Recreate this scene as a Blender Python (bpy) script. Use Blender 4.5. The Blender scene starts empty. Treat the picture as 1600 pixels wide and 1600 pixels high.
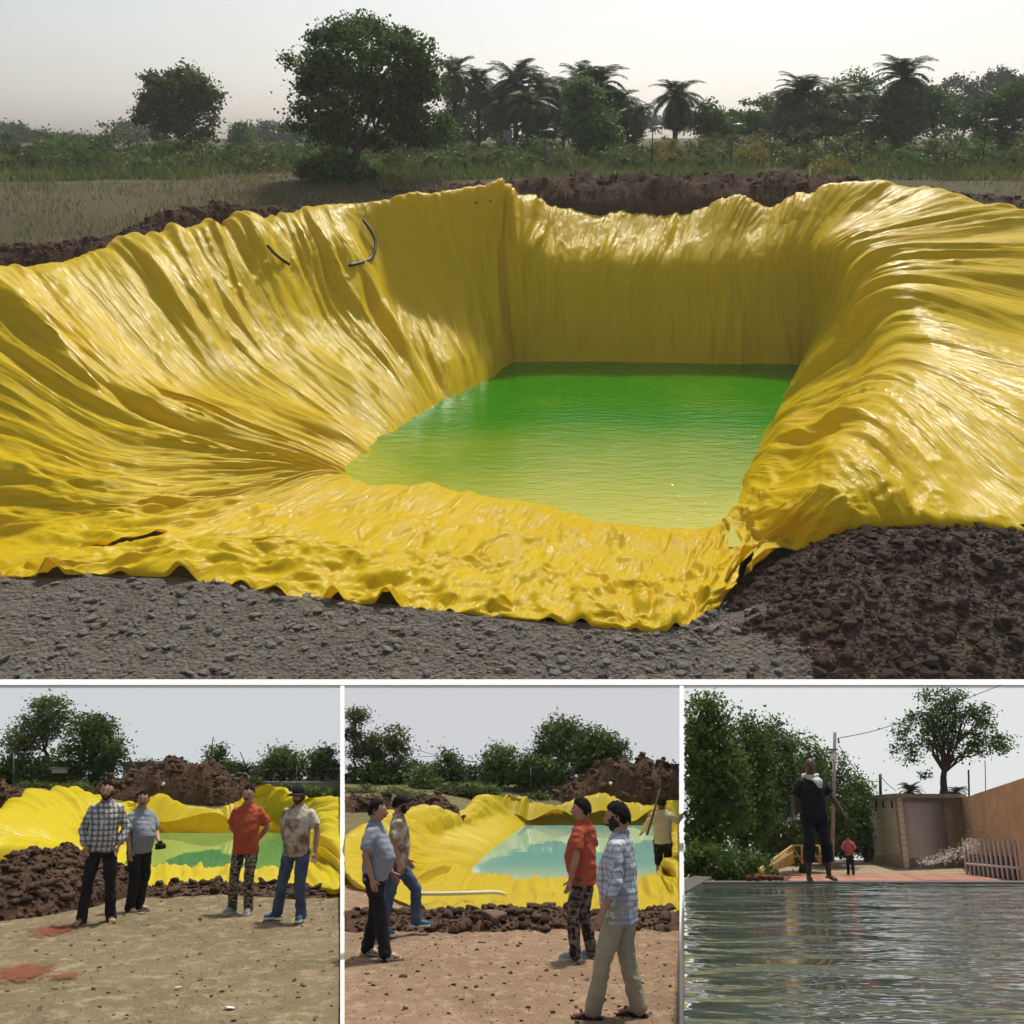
import bpy, math, random
import numpy as np
from mathutils import Vector, Matrix, Quaternion
random.seed(7); RNG = np.random.default_rng(11)
sc = bpy.context.scene
COL = sc.collection
R = math.radians

# ------------------------------------------------------------------ camera
HC = 18.4                      # camera height above the gravel
PITCH = math.atan(584 / 1600)  # looks down this much
cam_d = bpy.data.cameras.new('camera'); cam = bpy.data.objects.new('camera', cam_d); COL.objects.link(cam)
cam.location = (0, 0, HC); cam.rotation_euler = (math.pi / 2 - PITCH, 0, 0)
cam_d.sensor_width = 36; cam_d.lens = 36; cam_d.clip_start = .1; cam_d.clip_end = 8000
sc.camera = cam
# ------------------------------------------------------------------ sky, sun, exposure
SUN_EL, SUN_AZ = R(45), R(14)          # behind the pond, a little to the right
w = bpy.data.worlds.new('World'); sc.world = w; w.use_nodes = True
wn = w.node_tree; sky = wn.nodes.new('ShaderNodeTexSky'); sky.sky_type = 'NISHITA'; sky.sun_disc = False
sky.sun_elevation = SUN_EL; sky.sun_rotation = SUN_AZ
sky.dust_density = 2.2; sky.air_density = 1.0; sky.ozone_density = 1.0; sky.altitude = 100
bg = wn.nodes['Background']; bg.inputs['Strength'].default_value = .095
hs = wn.nodes.new('ShaderNodeHueSaturation'); hs.inputs['Saturation'].default_value = .4      # hazy, washed-out sky
wn.links.new(sky.outputs[0], hs.inputs['Color']); wn.links.new(hs.outputs[0], bg.inputs['Color'])
sun_d = bpy.data.lights.new('sun', 'SUN'); sun = bpy.data.objects.new('sun', sun_d); COL.objects.link(sun)
sun_d.energy = 3.2; sun_d.angle = R(4); sun_d.color = (1, .94, .84)
SV = Vector((math.sin(SUN_AZ) * math.cos(SUN_EL), math.cos(SUN_AZ) * math.cos(SUN_EL), math.sin(SUN_EL)))
sun.rotation_euler = (-SV).to_track_quat('-Z', 'Y').to_euler(); sun.location = (0, 0, 60)
vs = sc.view_settings; vs.view_transform = 'Standard'; vs.look = 'None'; vs.exposure = 0.18; vs.gamma = 1; vs.use_curve_mapping = False
cy = sc.cycles; cy.use_denoising = True; cy.max_bounces = 4; cy.diffuse_bounces = 2; cy.glossy_bounces = 2; cy.adaptive_threshold = .05
cy.transparent_max_bounces = 8; cy.volume_bounces = 1; cy.sample_clamp_indirect = 4; cy.caustics_reflective = False; cy.caustics_refractive = False

# ------------------------------------------------------------------ the four places
# The pond with its field stands level; in front of it, one step lower, three plots are laid out on sloping terraces.
class Place:
    def __init__(s, tilt, oz=0.):
        s.a = tilt - PITCH; s.oz = oz
        s.M = Matrix.Translation((0, 0, HC - oz)) @ Matrix.Rotation(-tilt, 4, 'X')
    def d(s, px, py):
        x = (px - 800) / 1600; z = -(py - 800) / 1600; c, q = math.cos(s.a), math.sin(s.a)
        return x, c - q * z, q + c * z
    def Y(s, px, py, Y):
        x, y, z = s.d(px, py); t = Y / y; return Vector((x * t, Y, z * t + s.oz))
    def Z(s, px, py, Z):
        x, y, z = s.d(px, py); t = (Z - s.oz) / z; return Vector((x * t, y * t, Z))
UP = Place(0, HC); UP.M = Matrix.Identity(4)
LO = Place(PITCH + math.atan(340 / 1600))
RI = Place(PITCH + math.atan(500 / 1600))

# ------------------------------------------------------------------ noise
def _hash(ix, iy, iz, seed):
    n = (ix * 374761393 + iy * 668265263 + iz * 2147483647 + seed * 974634777) & 0xffffffff
    n = ((n ^ (n >> 13)) * 1274126177) & 0xffffffff
    n = ((n ^ (n >> 15)) * 2246822519) & 0xffffffff
    return ((n ^ (n >> 16)) & 0xffff) / 65535.0
def n2(x, y, seed=0):
    x = np.asarray(x, float); y = np.asarray(y, float); x, y = np.broadcast_arrays(x, y)
    ix = np.floor(x).astype(np.int64); iy = np.floor(y).astype(np.int64); fx = x - ix; fy = y - iy
    u = fx * fx * fx * (fx * (fx * 6 - 15) + 10); v = fy * fy * fy * (fy * (fy * 6 - 15) + 10)
    def g(i, j):
        a = _hash(ix + i, iy + j, 0 * ix, seed) * 2 * np.pi
        return np.cos(a) * (fx - i) + np.sin(a) * (fy - j)
    a = g(0, 0); b = g(1, 0); c = g(0, 1); d = g(1, 1)
    return 1.5 * ((a + (b - a) * u) * (1 - v) + (c + (d - c) * u) * v)
def n3(P, seed=0):
    x, y, z = P[..., 0], P[..., 1], P[..., 2]
    ix = np.floor(x).astype(np.int64); iy = np.floor(y).astype(np.int64); iz = np.floor(z).astype(np.int64)
    f = [t - np.floor(t) for t in (x, y, z)]; u, v, q = [t * t * (3 - 2 * t) for t in f]; r = 0
    for i in (0, 1):
        for j in (0, 1):
            for k in (0, 1):
                r = r + _hash(ix + i, iy + j, iz + k, seed) * (u if i else 1 - u) * (v if j else 1 - v) * (q if k else 1 - q)
    return r * 2 - 1
def fbm(x, y, o=4, seed=0, gain=.5):
    r = 0; a = 1
    for k in range(o):
        r = r + a * n2(x, y, seed + k * 17); x = x * 2.03; y = y * 2.03; a *= gain
    return r
def tri(x, y, seed=0):          # flat facets with sharp creases, like crumpled film
    x, y = np.broadcast_arrays(x, y); ix = np.floor(x).astype(np.int64); iy = np.floor(y).astype(np.int64); f = x - ix; g = y - iy
    h = lambda i, j: _hash(ix + i, iy + j, 0 * ix, seed)
    flip = (_hash(ix, iy, 0 * ix, seed + 50) > .5); f_ = np.where(flip, 1 - f, f); a = np.where(flip, h(1, 0), h(0, 0)); b = np.where(flip, h(0, 0), h(1, 0)); c = np.where(flip, h(1, 1), h(0, 1)); d = np.where(flip, h(0, 1), h(1, 1))
    return np.where(f_ + g < 1, a + (b - a) * f_ + (c - a) * g, d + (c - d) * (1 - f_) + (b - d) * (1 - g))
def ridge(x, y, seed=0):
    return 1 - np.minimum(1, np.abs(n2(x, y, seed)) * 1.6)

# ------------------------------------------------------------------ mesh helper
class MB:
    def __init__(s): s.v = []; s.f = []; s.n = 0; s.mi = []
    def add(s, V, F, mi=0):
        V = np.asarray(V, float).reshape(-1, 3); F = np.asarray(F, np.int64)
        s.v.append(V); s.f.append(F + s.n); s.n += len(V); s.mi.append(mi); return s
    def tube(s, path, rad, seg=8, sq=(1, 1), ref=None, mi=0):
        P = [Vector(p) for p in path]; n = len(P)
        rad = [rad] * n if np.isscalar(rad) else list(rad)
        T = [(P[min(i + 1, n - 1)] - P[max(i - 1, 0)]).normalized() for i in range(n)]
        ref = Vector(ref) if ref else (Vector((0, 0, 1)) if abs(T[0].z) < .8 else Vector((0, 1, 0)))
        V = []; A = (ref - T[0] * ref.dot(T[0])).normalized()
        for i in range(n):
            A = A - T[i] * A.dot(T[i]); A.normalize(); B = T[i].cross(A)
            for k in range(seg):
                a = 2 * math.pi * k / seg
                V.append(P[i] + A * (math.cos(a) * rad[i] * sq[0]) + B * (math.sin(a) * rad[i] * sq[1]))
        V += [P[0], P[-1]]; F = []
        for i in range(n - 1):
            for k in range(seg):
                k2 = (k + 1) % seg; F.append((i * seg + k, i * seg + k2, (i + 1) * seg + k2, (i + 1) * seg + k))
        s.add(V, F, mi); o = s.n - len(V)
        c = [(n * seg, (k + 1) % seg, k) for k in range(seg)] + [(n * seg + 1, (n - 1) * seg + k, (n - 1) * seg + (k + 1) % seg) for k in range(seg)]
        s.f.append(np.array(c) + o); s.mi.append(mi); return s
    def capsule(s, p0, p1, r0, r1, seg=12, sq=(1, 1), ref=None):
        p0 = Vector(p0); p1 = Vector(p1); t = (p1 - p0).normalized(); path = []; rr = []
        for a in (90, 60, 30, 0): path.append(p0 - t * r0 * math.sin(R(a))); rr.append(max(.001, r0 * math.cos(R(a))))
        for a in (0, 30, 60, 90): path.append(p1 + t * r1 * math.sin(R(a))); rr.append(max(.001, r1 * math.cos(R(a))))
        return s.tube(path, rr, seg, sq, ref)
    def rings(s, rings, seg=24):            # (cx, cy, cz, rx, ry), rings stacked upwards
        V = []
        for cx, cy_, cz, rx, ry in rings:
            for k in range(seg):
                a = 2 * math.pi * k / seg; ca, sa = math.cos(a), math.sin(a)
                V.append((cx + rx * math.copysign(abs(ca) ** .85, ca), cy_ + ry * math.copysign(abs(sa) ** .85, sa), cz))
        n = len(rings); F = [(i * seg + k, i * seg + (k + 1) % seg, (i + 1) * seg + (k + 1) % seg, (i + 1) * seg + k) for i in range(n - 1) for k in range(seg)]
        V.append(rings[0][:3]); V.append(rings[-1][:3]); s.add(V, F); o = s.n - len(V)
        s.f.append(np.array([(n * seg, (k + 1) % seg, k) for k in range(seg)] + [(n * seg + 1, (n - 1) * seg + k, (n - 1) * seg + (k + 1) % seg) for k in range(seg)]) + o); s.mi.append(0)
        return s
    def ball(s, c, r, u=14, v=8):
        c = np.array(c, float); r = np.array([r] * 3 if np.isscalar(r) else r, float)
        path = []; V = []
        for i in range(v + 1):
            th = math.pi * i / v
            for k in range(u):
                a = 2 * math.pi * k / u; V.append(c + r * np.array([math.sin(th) * math.cos(a), math.sin(th) * math.sin(a), -math.cos(th)]))
        F = [(i * u + k, i * u + (k + 1) % u, (i + 1) * u + (k + 1) % u, (i + 1) * u + k) for i in range(v) for k in range(u)]
        return s.add(V, F)
    def box(s, c, size, M=None, mi=0):
        a, b, d = [t / 2 for t in size]
        V = [Vector((x, y, z)) for z in (-d, d) for y in (-b, b) for x in (-a, a)]
        V = [(M @ v if M else v) + Vector(c) for v in V]
        return s.add(V, [(0, 2, 3, 1), (4, 5, 7, 6), (0, 1, 5, 4), (2, 6, 7, 3), (0, 4, 6, 2), (1, 3, 7, 5)], mi)
    def prism(s, bottom, top, mi=0):        # two loops of the same length
        n = len(bottom); V = list(bottom) + list(top)
        s.add(V, [(i, (i + 1) % n, n + (i + 1) % n, n + i) for i in range(n)], mi)
        s.f.append(np.array([list(range(n))[::-1]]) + s.n - 2 * n); s.mi.append(mi)
        s.f.append(np.array([list(range(n, 2 * n))]) + s.n - 2 * n); s.mi.append(mi); return s
    def mesh(s, name, smooth=True):
        me = bpy.data.meshes.new(name)
        if not s.v: return me
        V = np.concatenate(s.v); sizes = np.concatenate([np.full(len(f), f.shape[1]) for f in s.f if len(f)])
        L = np.concatenate([f.ravel() for f in s.f if len(f)])
        me.vertices.add(len(V)); me.vertices.foreach_set('co', V.ravel())
        me.loops.add(len(L)); me.loops.foreach_set('vertex_index', L.astype(np.int32))
        me.polygons.add(len(sizes)); st = np.concatenate([[0], np.cumsum(sizes)[:-1]]); me.polygons.foreach_set('loop_start', st.astype(np.int32))
        if any(s.mi): me.polygons.foreach_set('material_index', np.concatenate([np.full(len(f), m) for f, m in zip(s.f, s.mi) if len(f)]).astype(np.int32))
        me.update(calc_edges=True); me.validate()
        me.polygons.foreach_set('use_smooth', np.full(len(me.polygons), smooth)); return me

def tag(o, label=None, cat=None, group=None, kind=None):
    if label: o['label'] = label
    if cat: o['category'] = cat
    if group: o['group'] = group
    if kind: o['kind'] = kind
    return o
def link(name, me, mats=None, parent=None, M=None):
    o = bpy.data.objects.new(name, me); COL.objects.link(o)
    if mats and not me.materials:
        for m in (mats if isinstance(mats, (list, tuple)) else [mats]): me.materials.append(m)
    if parent: o.parent = parent
    if M is not None: o.matrix_world = M
    return o
def thing(name, fr, base, label, cat, rz=0, group=None, scale=1):
    o = bpy.data.objects.new(name, None); COL.objects.link(o); o.empty_display_size = .2
    o.matrix_world = fr.M @ Matrix.Translation(base) @ Matrix.Rotation(rz, 4, 'Z') @ Matrix.Scale(scale, 4)
    return tag(o, label, cat, group)
def copy_tree(o, M):
    c = o.copy(); COL.objects.link(c); c.matrix_world = M
    for ch in o.children:
        d = ch.copy(); COL.objects.link(d); d.parent = c
        for g in ch.children:
            e = g.copy(); COL.objects.link(e); e.parent = d
    return c
def grid_mesh(name, P, uv=None, attr=None):
    n, m = P.shape[:2]; idx = np.arange(n * m).reshape(n, m)
    F = np.stack([idx[:-1, :-1], idx[1:, :-1], idx[1:, 1:], idx[:-1, 1:]], -1).reshape(-1, 4)
    b = MB().add(P.reshape(-1, 3), F); me = b.mesh(name)
    if uv is not None:
        l = me.uv_layers.new(name='UVMap'); li = np.empty(len(me.loops), np.int32); me.loops.foreach_get('vertex_index', li)
        l.data.foreach_set('uv', uv.reshape(-1, 2)[li].ravel())
    if attr:
        for k, a in attr.items():
            t = me.attributes.new(k, 'FLOAT', 'POINT'); t.data.foreach_set('value', np.asarray(a, np.float32).ravel())
    return me
def cr(P, t):                 # Catmull-Rom through P (n,...) at parameter array t (0..n-1), open ends
    P = np.asarray(P, float); n = len(P); i = np.clip(np.floor(t).astype(int), 0, n - 2); f = (t - i).reshape((-1,) + (1,) * (P.ndim - 1))
    g = lambda k: P[np.clip(k, 0, n - 1)]
    a, b, c, d = g(i - 1), g(i), g(i + 1), g(i + 2)
    return .5 * (2 * b + (c - a) * f + (2 * a - 5 * b + 4 * c - d) * f ** 2 + (3 * b - a - 3 * c + d) * f ** 3)

# ------------------------------------------------------------------ materials
def nd(nt, typ, **kw):
    n = nt.nodes.new(typ)
    for k, v in kw.items():
        if k.startswith('i_'):
            i = n.inputs[int(k[2:])] if k[2:].isdigit() else n.inputs[k[2:].replace('_', ' ')]
            if hasattr(v, 'is_output'): nt.links.new(v, i)
            else: i.default_value = v
        else: setattr(n, k, v)
    return n
def rgb(c): return (c[0], c[1], c[2], 1)
def math_(nt, op, a, b=0.): return nd(nt, 'ShaderNodeMath', operation=op, i_0=a, i_1=b).outputs[0]
def mix_(nt, f, a, b, mode='MIX'):
    n = nd(nt, 'ShaderNodeMix', data_type='RGBA', blend_type=mode)
    for i, v in ((0, f), (6, a), (7, b)):
        if hasattr(v, 'is_output'): nt.links.new(v, n.inputs[i])
        else: n.inputs[i].default_value = v if i == 0 else rgb(v)
    return n.outputs[2]
def ramp_(nt, x, lo, hi):
    n = nd(nt, 'ShaderNodeMapRange', i_0=x, i_1=lo, i_2=hi); return n.outputs[0]
def mat(name, c, c2=None, scale=3., rough=.7, spec=.4, bump=0., bscale=20., coord='Object', det=6, lo=.35, hi=.65, trans=None, c3=None, scale3=20., stretch=None, metal=0., emit=None, bdist=.05):
    m = bpy.data.materials.new(name); m.use_nodes = True; nt = m.node_tree; p = nt.nodes['Principled BSDF']
    tc = nd(nt, 'ShaderNodeTexCoord').outputs[coord]
    if stretch: tc = nd(nt, 'ShaderNodeMapping', i_0=tc, i_3=stretch).outputs[0]
    col = None
    if c2 is not None:
        f = ramp_(nt, nd(nt, 'ShaderNodeTexNoise', i_Vector=tc, i_Scale=scale, i_Detail=det, i_Roughness=.62).outputs[0], lo, hi)
        col = mix_(nt, f, c, c2)
    if c3 is not None:
        f = ramp_(nt, nd(nt, 'ShaderNodeTexNoise', i_Vector=tc, i_Scale=scale3, i_Detail=5, i_Roughness=.7).outputs[0], .5, .68)
        col = mix_(nt, f, col if col is not None else c, c3)
    if col is not None: nt.links.new(col, p.inputs['Base Color'])
    else: p.inputs['Base Color'].default_value = rgb(c)
    p.inputs['Roughness'].default_value = rough; p.inputs['Specular IOR Level'].default_value = spec; p.inputs['Metallic'].default_value = metal
    if bump:
        h = nd(nt, 'ShaderNodeTexNoise', i_Vector=tc, i_Scale=bscale, i_Detail=6, i_Roughness=.65).outputs[0]
        nt.links.new(nd(nt, 'ShaderNodeBump', i_Strength=bump, i_Distance=bdist, i_Height=h).outputs[0], p.inputs['Normal'])
    if trans:
        t = nd(nt, 'ShaderNodeBsdfTranslucent'); 
        if col is not None: nt.links.new(col, t.inputs[0])
        else: t.inputs[0].default_value = rgb(c)
        x = nd(nt, 'ShaderNodeMixShader', i_0=trans, i_1=p.outputs[0], i_2=t.outputs[0]); nt.links.new(x.outputs[0], nt.nodes['Material Output'].inputs[0])
    if emit:
        p.inputs['Emission Color'].default_value = rgb(c); p.inputs['Emission Strength'].default_value = emit
    return m
def leaf_mat(name, c, c2, trans=.35, rough=.55):
    m = bpy.data.materials.new(name); m.use_nodes = True; nt = m.node_tree; p = nt.nodes['Principled BSDF']
    a = nd(nt, 'ShaderNodeAttribute', attribute_name='var').outputs['Fac']
    col = mix_(nt, a, c, c2); nt.links.new(col, p.inputs['Base Color']); p.inputs['Roughness'].default_value = rough; p.inputs['Specular IOR Level'].default_value = .25
    t = nd(nt, 'ShaderNodeBsdfTranslucent'); nt.links.new(col, t.inputs[0])
    x = nd(nt, 'ShaderNodeMixShader', i_0=trans, i_1=p.outputs[0], i_2=t.outputs[0]); nt.links.new(x.outputs[0], nt.nodes['Material Output'].inputs[0])
    return m
def tarp_mat(name, c, c2, rough=.33, trans=.18, bs=.35, stretch=(2.2, .35), fine=(7., 1.3), spec=.14, crease=.8):
    m = bpy.data.materials.new(name); m.use_nodes = True; nt = m.node_tree; p = nt.nodes['Principled BSDF']
    uv = nd(nt, 'ShaderNodeTexCoord').outputs['UV']
    def noise(sx, sy, det, dist=.6):
        mp = nd(nt, 'ShaderNodeMapping', i_0=uv, i_3=(sx, sy, 1)).outputs[0]
        return nd(nt, 'ShaderNodeTexNoise', i_Vector=mp, i_Scale=1., i_Detail=det, i_Roughness=.55, i_Distortion=dist).outputs[0]
    a = noise(stretch[0], stretch[1], 4); b = noise(fine[0], fine[1], 3, .9)
    f = noise(.15, .12, 3)
    col = mix_(nt, ramp_(nt, f, .3, .7), c, c2)
    dirt = ramp_(nt, noise(.9, .5, 8), .58, .8)
    col = mix_(nt, math_(nt, 'MULTIPLY', dirt, .35), col, (.3, .2, .06))
    nt.links.new(col, p.inputs['Base Color'])
    rid = math_(nt, 'ABSOLUTE', math_(nt, 'SUBTRACT', b, .5)); b2 = noise(fine[0] * 2.3, fine[1] * 2.6, 2, 1.2); rid2 = math_(nt, 'ABSOLUTE', math_(nt, 'SUBTRACT', b2, .5))
    h = math_(nt, 'ADD', math_(nt, 'ADD', a, math_(nt, 'MULTIPLY', rid, -1.1)), math_(nt, 'MULTIPLY', rid2, -.4))
    wob = nd(nt, 'ShaderNodeTexNoise', i_Vector=nd(nt, 'ShaderNodeMapping', i_0=uv, i_3=(stretch[0] * .8, stretch[1] * 1.5, 1)).outputs[0], i_Scale=1., i_Detail=2.).outputs['Color']
    for k_, (sx, sy), wt in ((0, (stretch[0] * 1.6, stretch[1] * 1.5), 1.0), (1, (stretch[0] * 4.2, stretch[1] * 4.), .55), (2, (stretch[0] * 9., stretch[1] * 10.), .25)):      # sharp creases between flat facets
        vv = nd(nt, 'ShaderNodeVectorMath', operation='ADD', i_0=nd(nt, 'ShaderNodeMapping', i_0=uv, i_1=(k_ * 3.1, k_ * 1.7, 0), i_3=(sx, sy, 1)).outputs[0], i_1=wob).outputs[0]
        vo = nd(nt, 'ShaderNodeTexVoronoi', i_Vector=vv, i_Scale=1.); loc = nd(nt, 'ShaderNodeVectorMath', operation='SUBTRACT', i_0=vv, i_1=vo.outputs['Position']).outputs[0]; rc = nd(nt, 'ShaderNodeVectorMath', operation='SUBTRACT', i_0=vo.outputs['Color'], i_1=(.5, .5, .5)).outputs[0]
        pl = nd(nt, 'ShaderNodeVectorMath', operation='DOT_PRODUCT', i_0=loc, i_1=rc).outputs['Value']; h = math_(nt, 'ADD', h, math_(nt, 'MULTIPLY', math_(nt, 'ADD', pl, math_(nt, 'MULTIPLY', vo.outputs['Distance'], -.35)), wt * crease))
    nt.links.new(nd(nt, 'ShaderNodeBump', i_Strength=bs, i_Distance=.35, i_Height=h).outputs[0], p.inputs['Normal'])
    p.inputs['Roughness'].default_value = rough; p.inputs['Specular IOR Level'].default_value = spec
    t = nd(nt, 'ShaderNodeBsdfTranslucent', i_0=(c[0], c[1] * .76, c[2], 1))
    x = nd(nt, 'ShaderNodeMixShader', i_0=trans, i_1=p.outputs[0], i_2=t.outputs[0]); nt.links.new(x.outputs[0], nt.nodes['Material Output'].inputs[0])
    return m
def water_mat(name, deep, shallow, wscale=(1., 1.), bump=.25, dist=.1, rough=.06, stretch=(1, 1, 1), spec=.5, w2=3.):
    m = bpy.data.materials.new(name); m.use_nodes = True; nt = m.node_tree; p = nt.nodes['Principled BSDF']
    a = nd(nt, 'ShaderNodeAttribute', attribute_name='depth').outputs['Fac']
    nt.links.new(mix_(nt, a, shallow, deep), p.inputs['Base Color'])
    tc = nd(nt, 'ShaderNodeMapping', i_0=nd(nt, 'ShaderNodeTexCoord').outputs['Object'], i_3=stretch).outputs[0]
    h1 = nd(nt, 'ShaderNodeTexNoise', i_Vector=tc, i_Scale=wscale[0], i_Detail=2., i_Distortion=.4).outputs[0]
    h2 = nd(nt, 'ShaderNodeTexNoise', i_Vector=tc, i_Scale=wscale[1], i_Detail=3.).outputs[0]
    h = math_(nt, 'ADD', h1, math_(nt, 'MULTIPLY', h2, .35))
    nt.links.new(nd(nt, 'ShaderNodeBump', i_Strength=bump, i_Distance=dist, i_Height=h).outputs[0], p.inputs['Normal'])
    p.inputs['Roughness'].default_value = rough; p.inputs['IOR'].default_value = 1.33; p.inputs['Specular IOR Level'].default_value = spec
    return m
# ------------------------------------------------------------------ foliage
def leaf_mesh(name, C, size, var, up=.3, wr=.55, rng=RNG, droop=0.):
    n = len(C); a = rng.normal(size=(n, 3)); a[:, 2] = a[:, 2] * (1 - up) - droop; a /= np.linalg.norm(a, axis=1)[:, None]
    b = rng.normal(size=(n, 3)); b -= a * np.sum(a * b, 1)[:, None]; b /= np.linalg.norm(b, axis=1)[:, None]
    s = (size * rng.uniform(.6, 1.35, n))[:, None]
    V = np.stack([C + a * s / 2, C + b * s * wr / 2, C - a * s / 2, C - b * s * wr / 2], 1).reshape(-1, 3)
    me = MB().add(V, np.arange(4 * n).reshape(n, 4)).mesh(name, False)
    t = me.attributes.new('var', 'FLOAT', 'FACE'); t.data.foreach_set('value', np.clip(var, 0, 1).astype(np.float32)); return me
def ell_points(n, blobs, rng=RNG, shell=.55):
    w_ = np.array([(b[3] * b[4] * b[5]) ** .67 for b in blobs]); k = rng.choice(len(blobs), n, p=w_ / w_.sum()); B = np.array(blobs)[k]
    d = rng.normal(size=(n, 3)); d /= np.linalg.norm(d, axis=1)[:, None]; r = (shell ** 3 + (1 - shell ** 3) * rng.uniform(size=n)) ** (1 / 3)
    return B[:, :3] + d * r[:, None] * B[:, 3:6]
def crown(name, blobs, nclump, nleaf, size, clump_r, parent, m, droop=0., shell=.5, rng=RNG, keep=None):
    C = ell_points(nclump, blobs, rng, shell); k = rng.integers(0, nclump, nleaf)
    off = rng.normal(size=(nleaf, 3)) * clump_r * np.array([1, 1, .62]) * rng.uniform(.6, 1.3, nclump)[k][:, None]
    off[:, 2] -= droop * clump_r * rng.uniform(0, 2, nleaf)
    cv = rng.uniform(0, 1, nclump); var = .55 * cv[k] + .45 * rng.uniform(0, 1, nleaf) + off[:, 2] / clump_r * .12
    Q = C[k] + off
    if keep is not None: ok = keep(Q); Q, var = Q[ok], var[ok]; C = C[keep(C)]
    link(name, leaf_mesh(name, Q, size, var, rng=rng, droop=droop), m, parent); return C
def limb_path(a, b, n=5, sag=.0, jit=.05, rng=RNG):
    a = np.array(a); b = np.array(b); L = np.linalg.norm(b - a); P = []
    for i in range(n):
        f = i / (n - 1); p = a + (b - a) * f; p[2] += sag * L * math.sin(math.pi * f)
        if 0 < i < n - 1: p += rng.normal(size=3) * jit * L * .5
        P.append(p)
    return P
def tree(fr, name, base, blobs, label, m, bark, group=None, nclump=110, nleaf=6000, size=.5, clump_r=.9, tr=.35, fork=None, limbs=12, lean=None, droop=0., shell=.5, cat='tree', trunk=True, stem='trunk', fol='crown', pxlim=None):
    base = Vector(base); t = thing(name, fr, base, label, cat, group=group)
    B = [(b[0] - base.x, b[1] - base.y, b[2] - base.z) + tuple(b[3:]) for b in blobs]
    kp = None
    if pxlim:                                # growth stops at the dividing walls
        def kp(Q): px = 800 + 1600 * (Q[:, 0] + base.x) / ((Q[:, 1] + base.y) * math.cos(fr.a) + (Q[:, 2] + base.z) * math.sin(fr.a)); Yq, Zq = Q[:, 1] + base.y, Q[:, 2] + base.z; py = 800 + 1600 * (Yq * math.sin(fr.a) - Zq * math.cos(fr.a)) / (Yq * math.cos(fr.a) + Zq * math.sin(fr.a)); return (px > pxlim[0]) & (px < pxlim[1]) & (py > 1074)
    C = crown(fol, B, nclump, nleaf, size, clump_r, t, m, droop, shell, keep=kp)
    if trunk:
        cz = min(b[2] - b[5] * .5 for b in B); cx = np.mean([b[0] for b in B]); cyy = np.mean([b[1] for b in B])
        fk = np.array(fork) - np.array(base) if fork is not None else np.array([cx * .6, cyy * .6, max(cz, .25 * B[0][2])])
        mb = MB(); P = limb_path((0, 0, -.15), fk, 6, 0, .06); mb.tube(P, np.linspace(tr * 1.25, tr * .8, 6), 9)
        for i in range(limbs):
            e = C[RNG.integers(len(C))]; L = limb_path(fk - np.array([0, 0, .05]), e, 5, .06, .1); r0 = tr * RNG.uniform(.3, .55)
            mb.tube(L, np.linspace(r0, r0 * .2, 5), 6)
            for q in range(2):
                e2 = C[np.argsort(np.linalg.norm(C - e, axis=1))[RNG.integers(1, 8)]]; mb.tube(limb_path(L[2 + q], e2, 4, .05, .08), np.linspace(r0 * .45, r0 * .1, 4), 5)
        link(stem, mb.mesh(stem), bark, t)
    return t
def pblobs(fr, Y, lst, thick=1.):          # blobs given by where they are seen at distance Y: (px, py, rx_px, ry_px)
    out = []
    for q in lst:
        px, py, rx, ry = q[:4]; yy = Y + (q[4] if len(q) > 4 else 0)
        p = fr.Y(px, py, yy); k = yy / 1600 / fr.d(px, py)[1]; out.append((p.x, p.y, p.z, rx * k, min(rx, ry * 1.6) * k * thick, ry * k))
    return out
def palm_meshes(seed, nf=60, drooping=.33):
    rng = np.random.default_rng(seed); V = []; mb = MB()
    for i in range(nf):
        az = i * 2.399 + rng.uniform(-.2, .2); el = R(rng.uniform(-35, 82)) if rng.uniform() > drooping else R(rng.uniform(-75, -30))
        L = rng.uniform(.85, 1.1); P = []; p = np.zeros(3); e = el; n = 9
        for k in range(n):
            P.append(p.copy()); p = p + np.array([math.cos(az) * math.cos(e), math.sin(az) * math.cos(e), math.sin(e)]) * L / (n - 1); e -= R(rng.uniform(9, 15))
        P = np.array(P); mb.tube(P, np.linspace(.014, .004, n), 4)
        side = np.array([-math.sin(az), math.cos(az), 0]); m_ = 26
        for j in range(m_):
            f = .12 + .86 * j / m_; q = f * (n - 1); a = int(min(q, n - 2)); c = P[a] + (P[a + 1] - P[a]) * (q - a); tg = P[a + 1] - P[a]; tg /= np.linalg.norm(tg)
            ll = .30 * (math.sin(math.pi * min(1, f * .9 + .08)) ** .6)
            for s_ in (-1, 1):
                d = side * s_ * .8 + tg * .62 + np.array([0, 0, -.18 + rng.uniform(-.15, .15)]); d /= np.linalg.norm(d); w_ = tg * .019
                mb.add([c - w_, c + w_, c + d * ll * .6 + w_ * .8, c + d * ll], [(0, 1, 2, 3)])
    me = mb.mesh('fronds', False); n = len(me.polygons); t = me.attributes.new('var', 'FLOAT', 'FACE'); t.data.foreach_set('value', rng.uniform(0, 1, n).astype(np.float32))
    tk = MB(); hh = 2.3; zs = np.linspace(-hh, .05, 24); tk.tube([(.02 * math.sin(z * 2), 0, z) for z in zs], [.085 + .03 * math.exp(-(z + hh) * 6) + (.012 if i % 2 else 0) + .05 * math.exp(-abs(z) * 7) for i, z in enumerate(zs)], 9)
    return me, tk.mesh('trunk')
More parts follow.
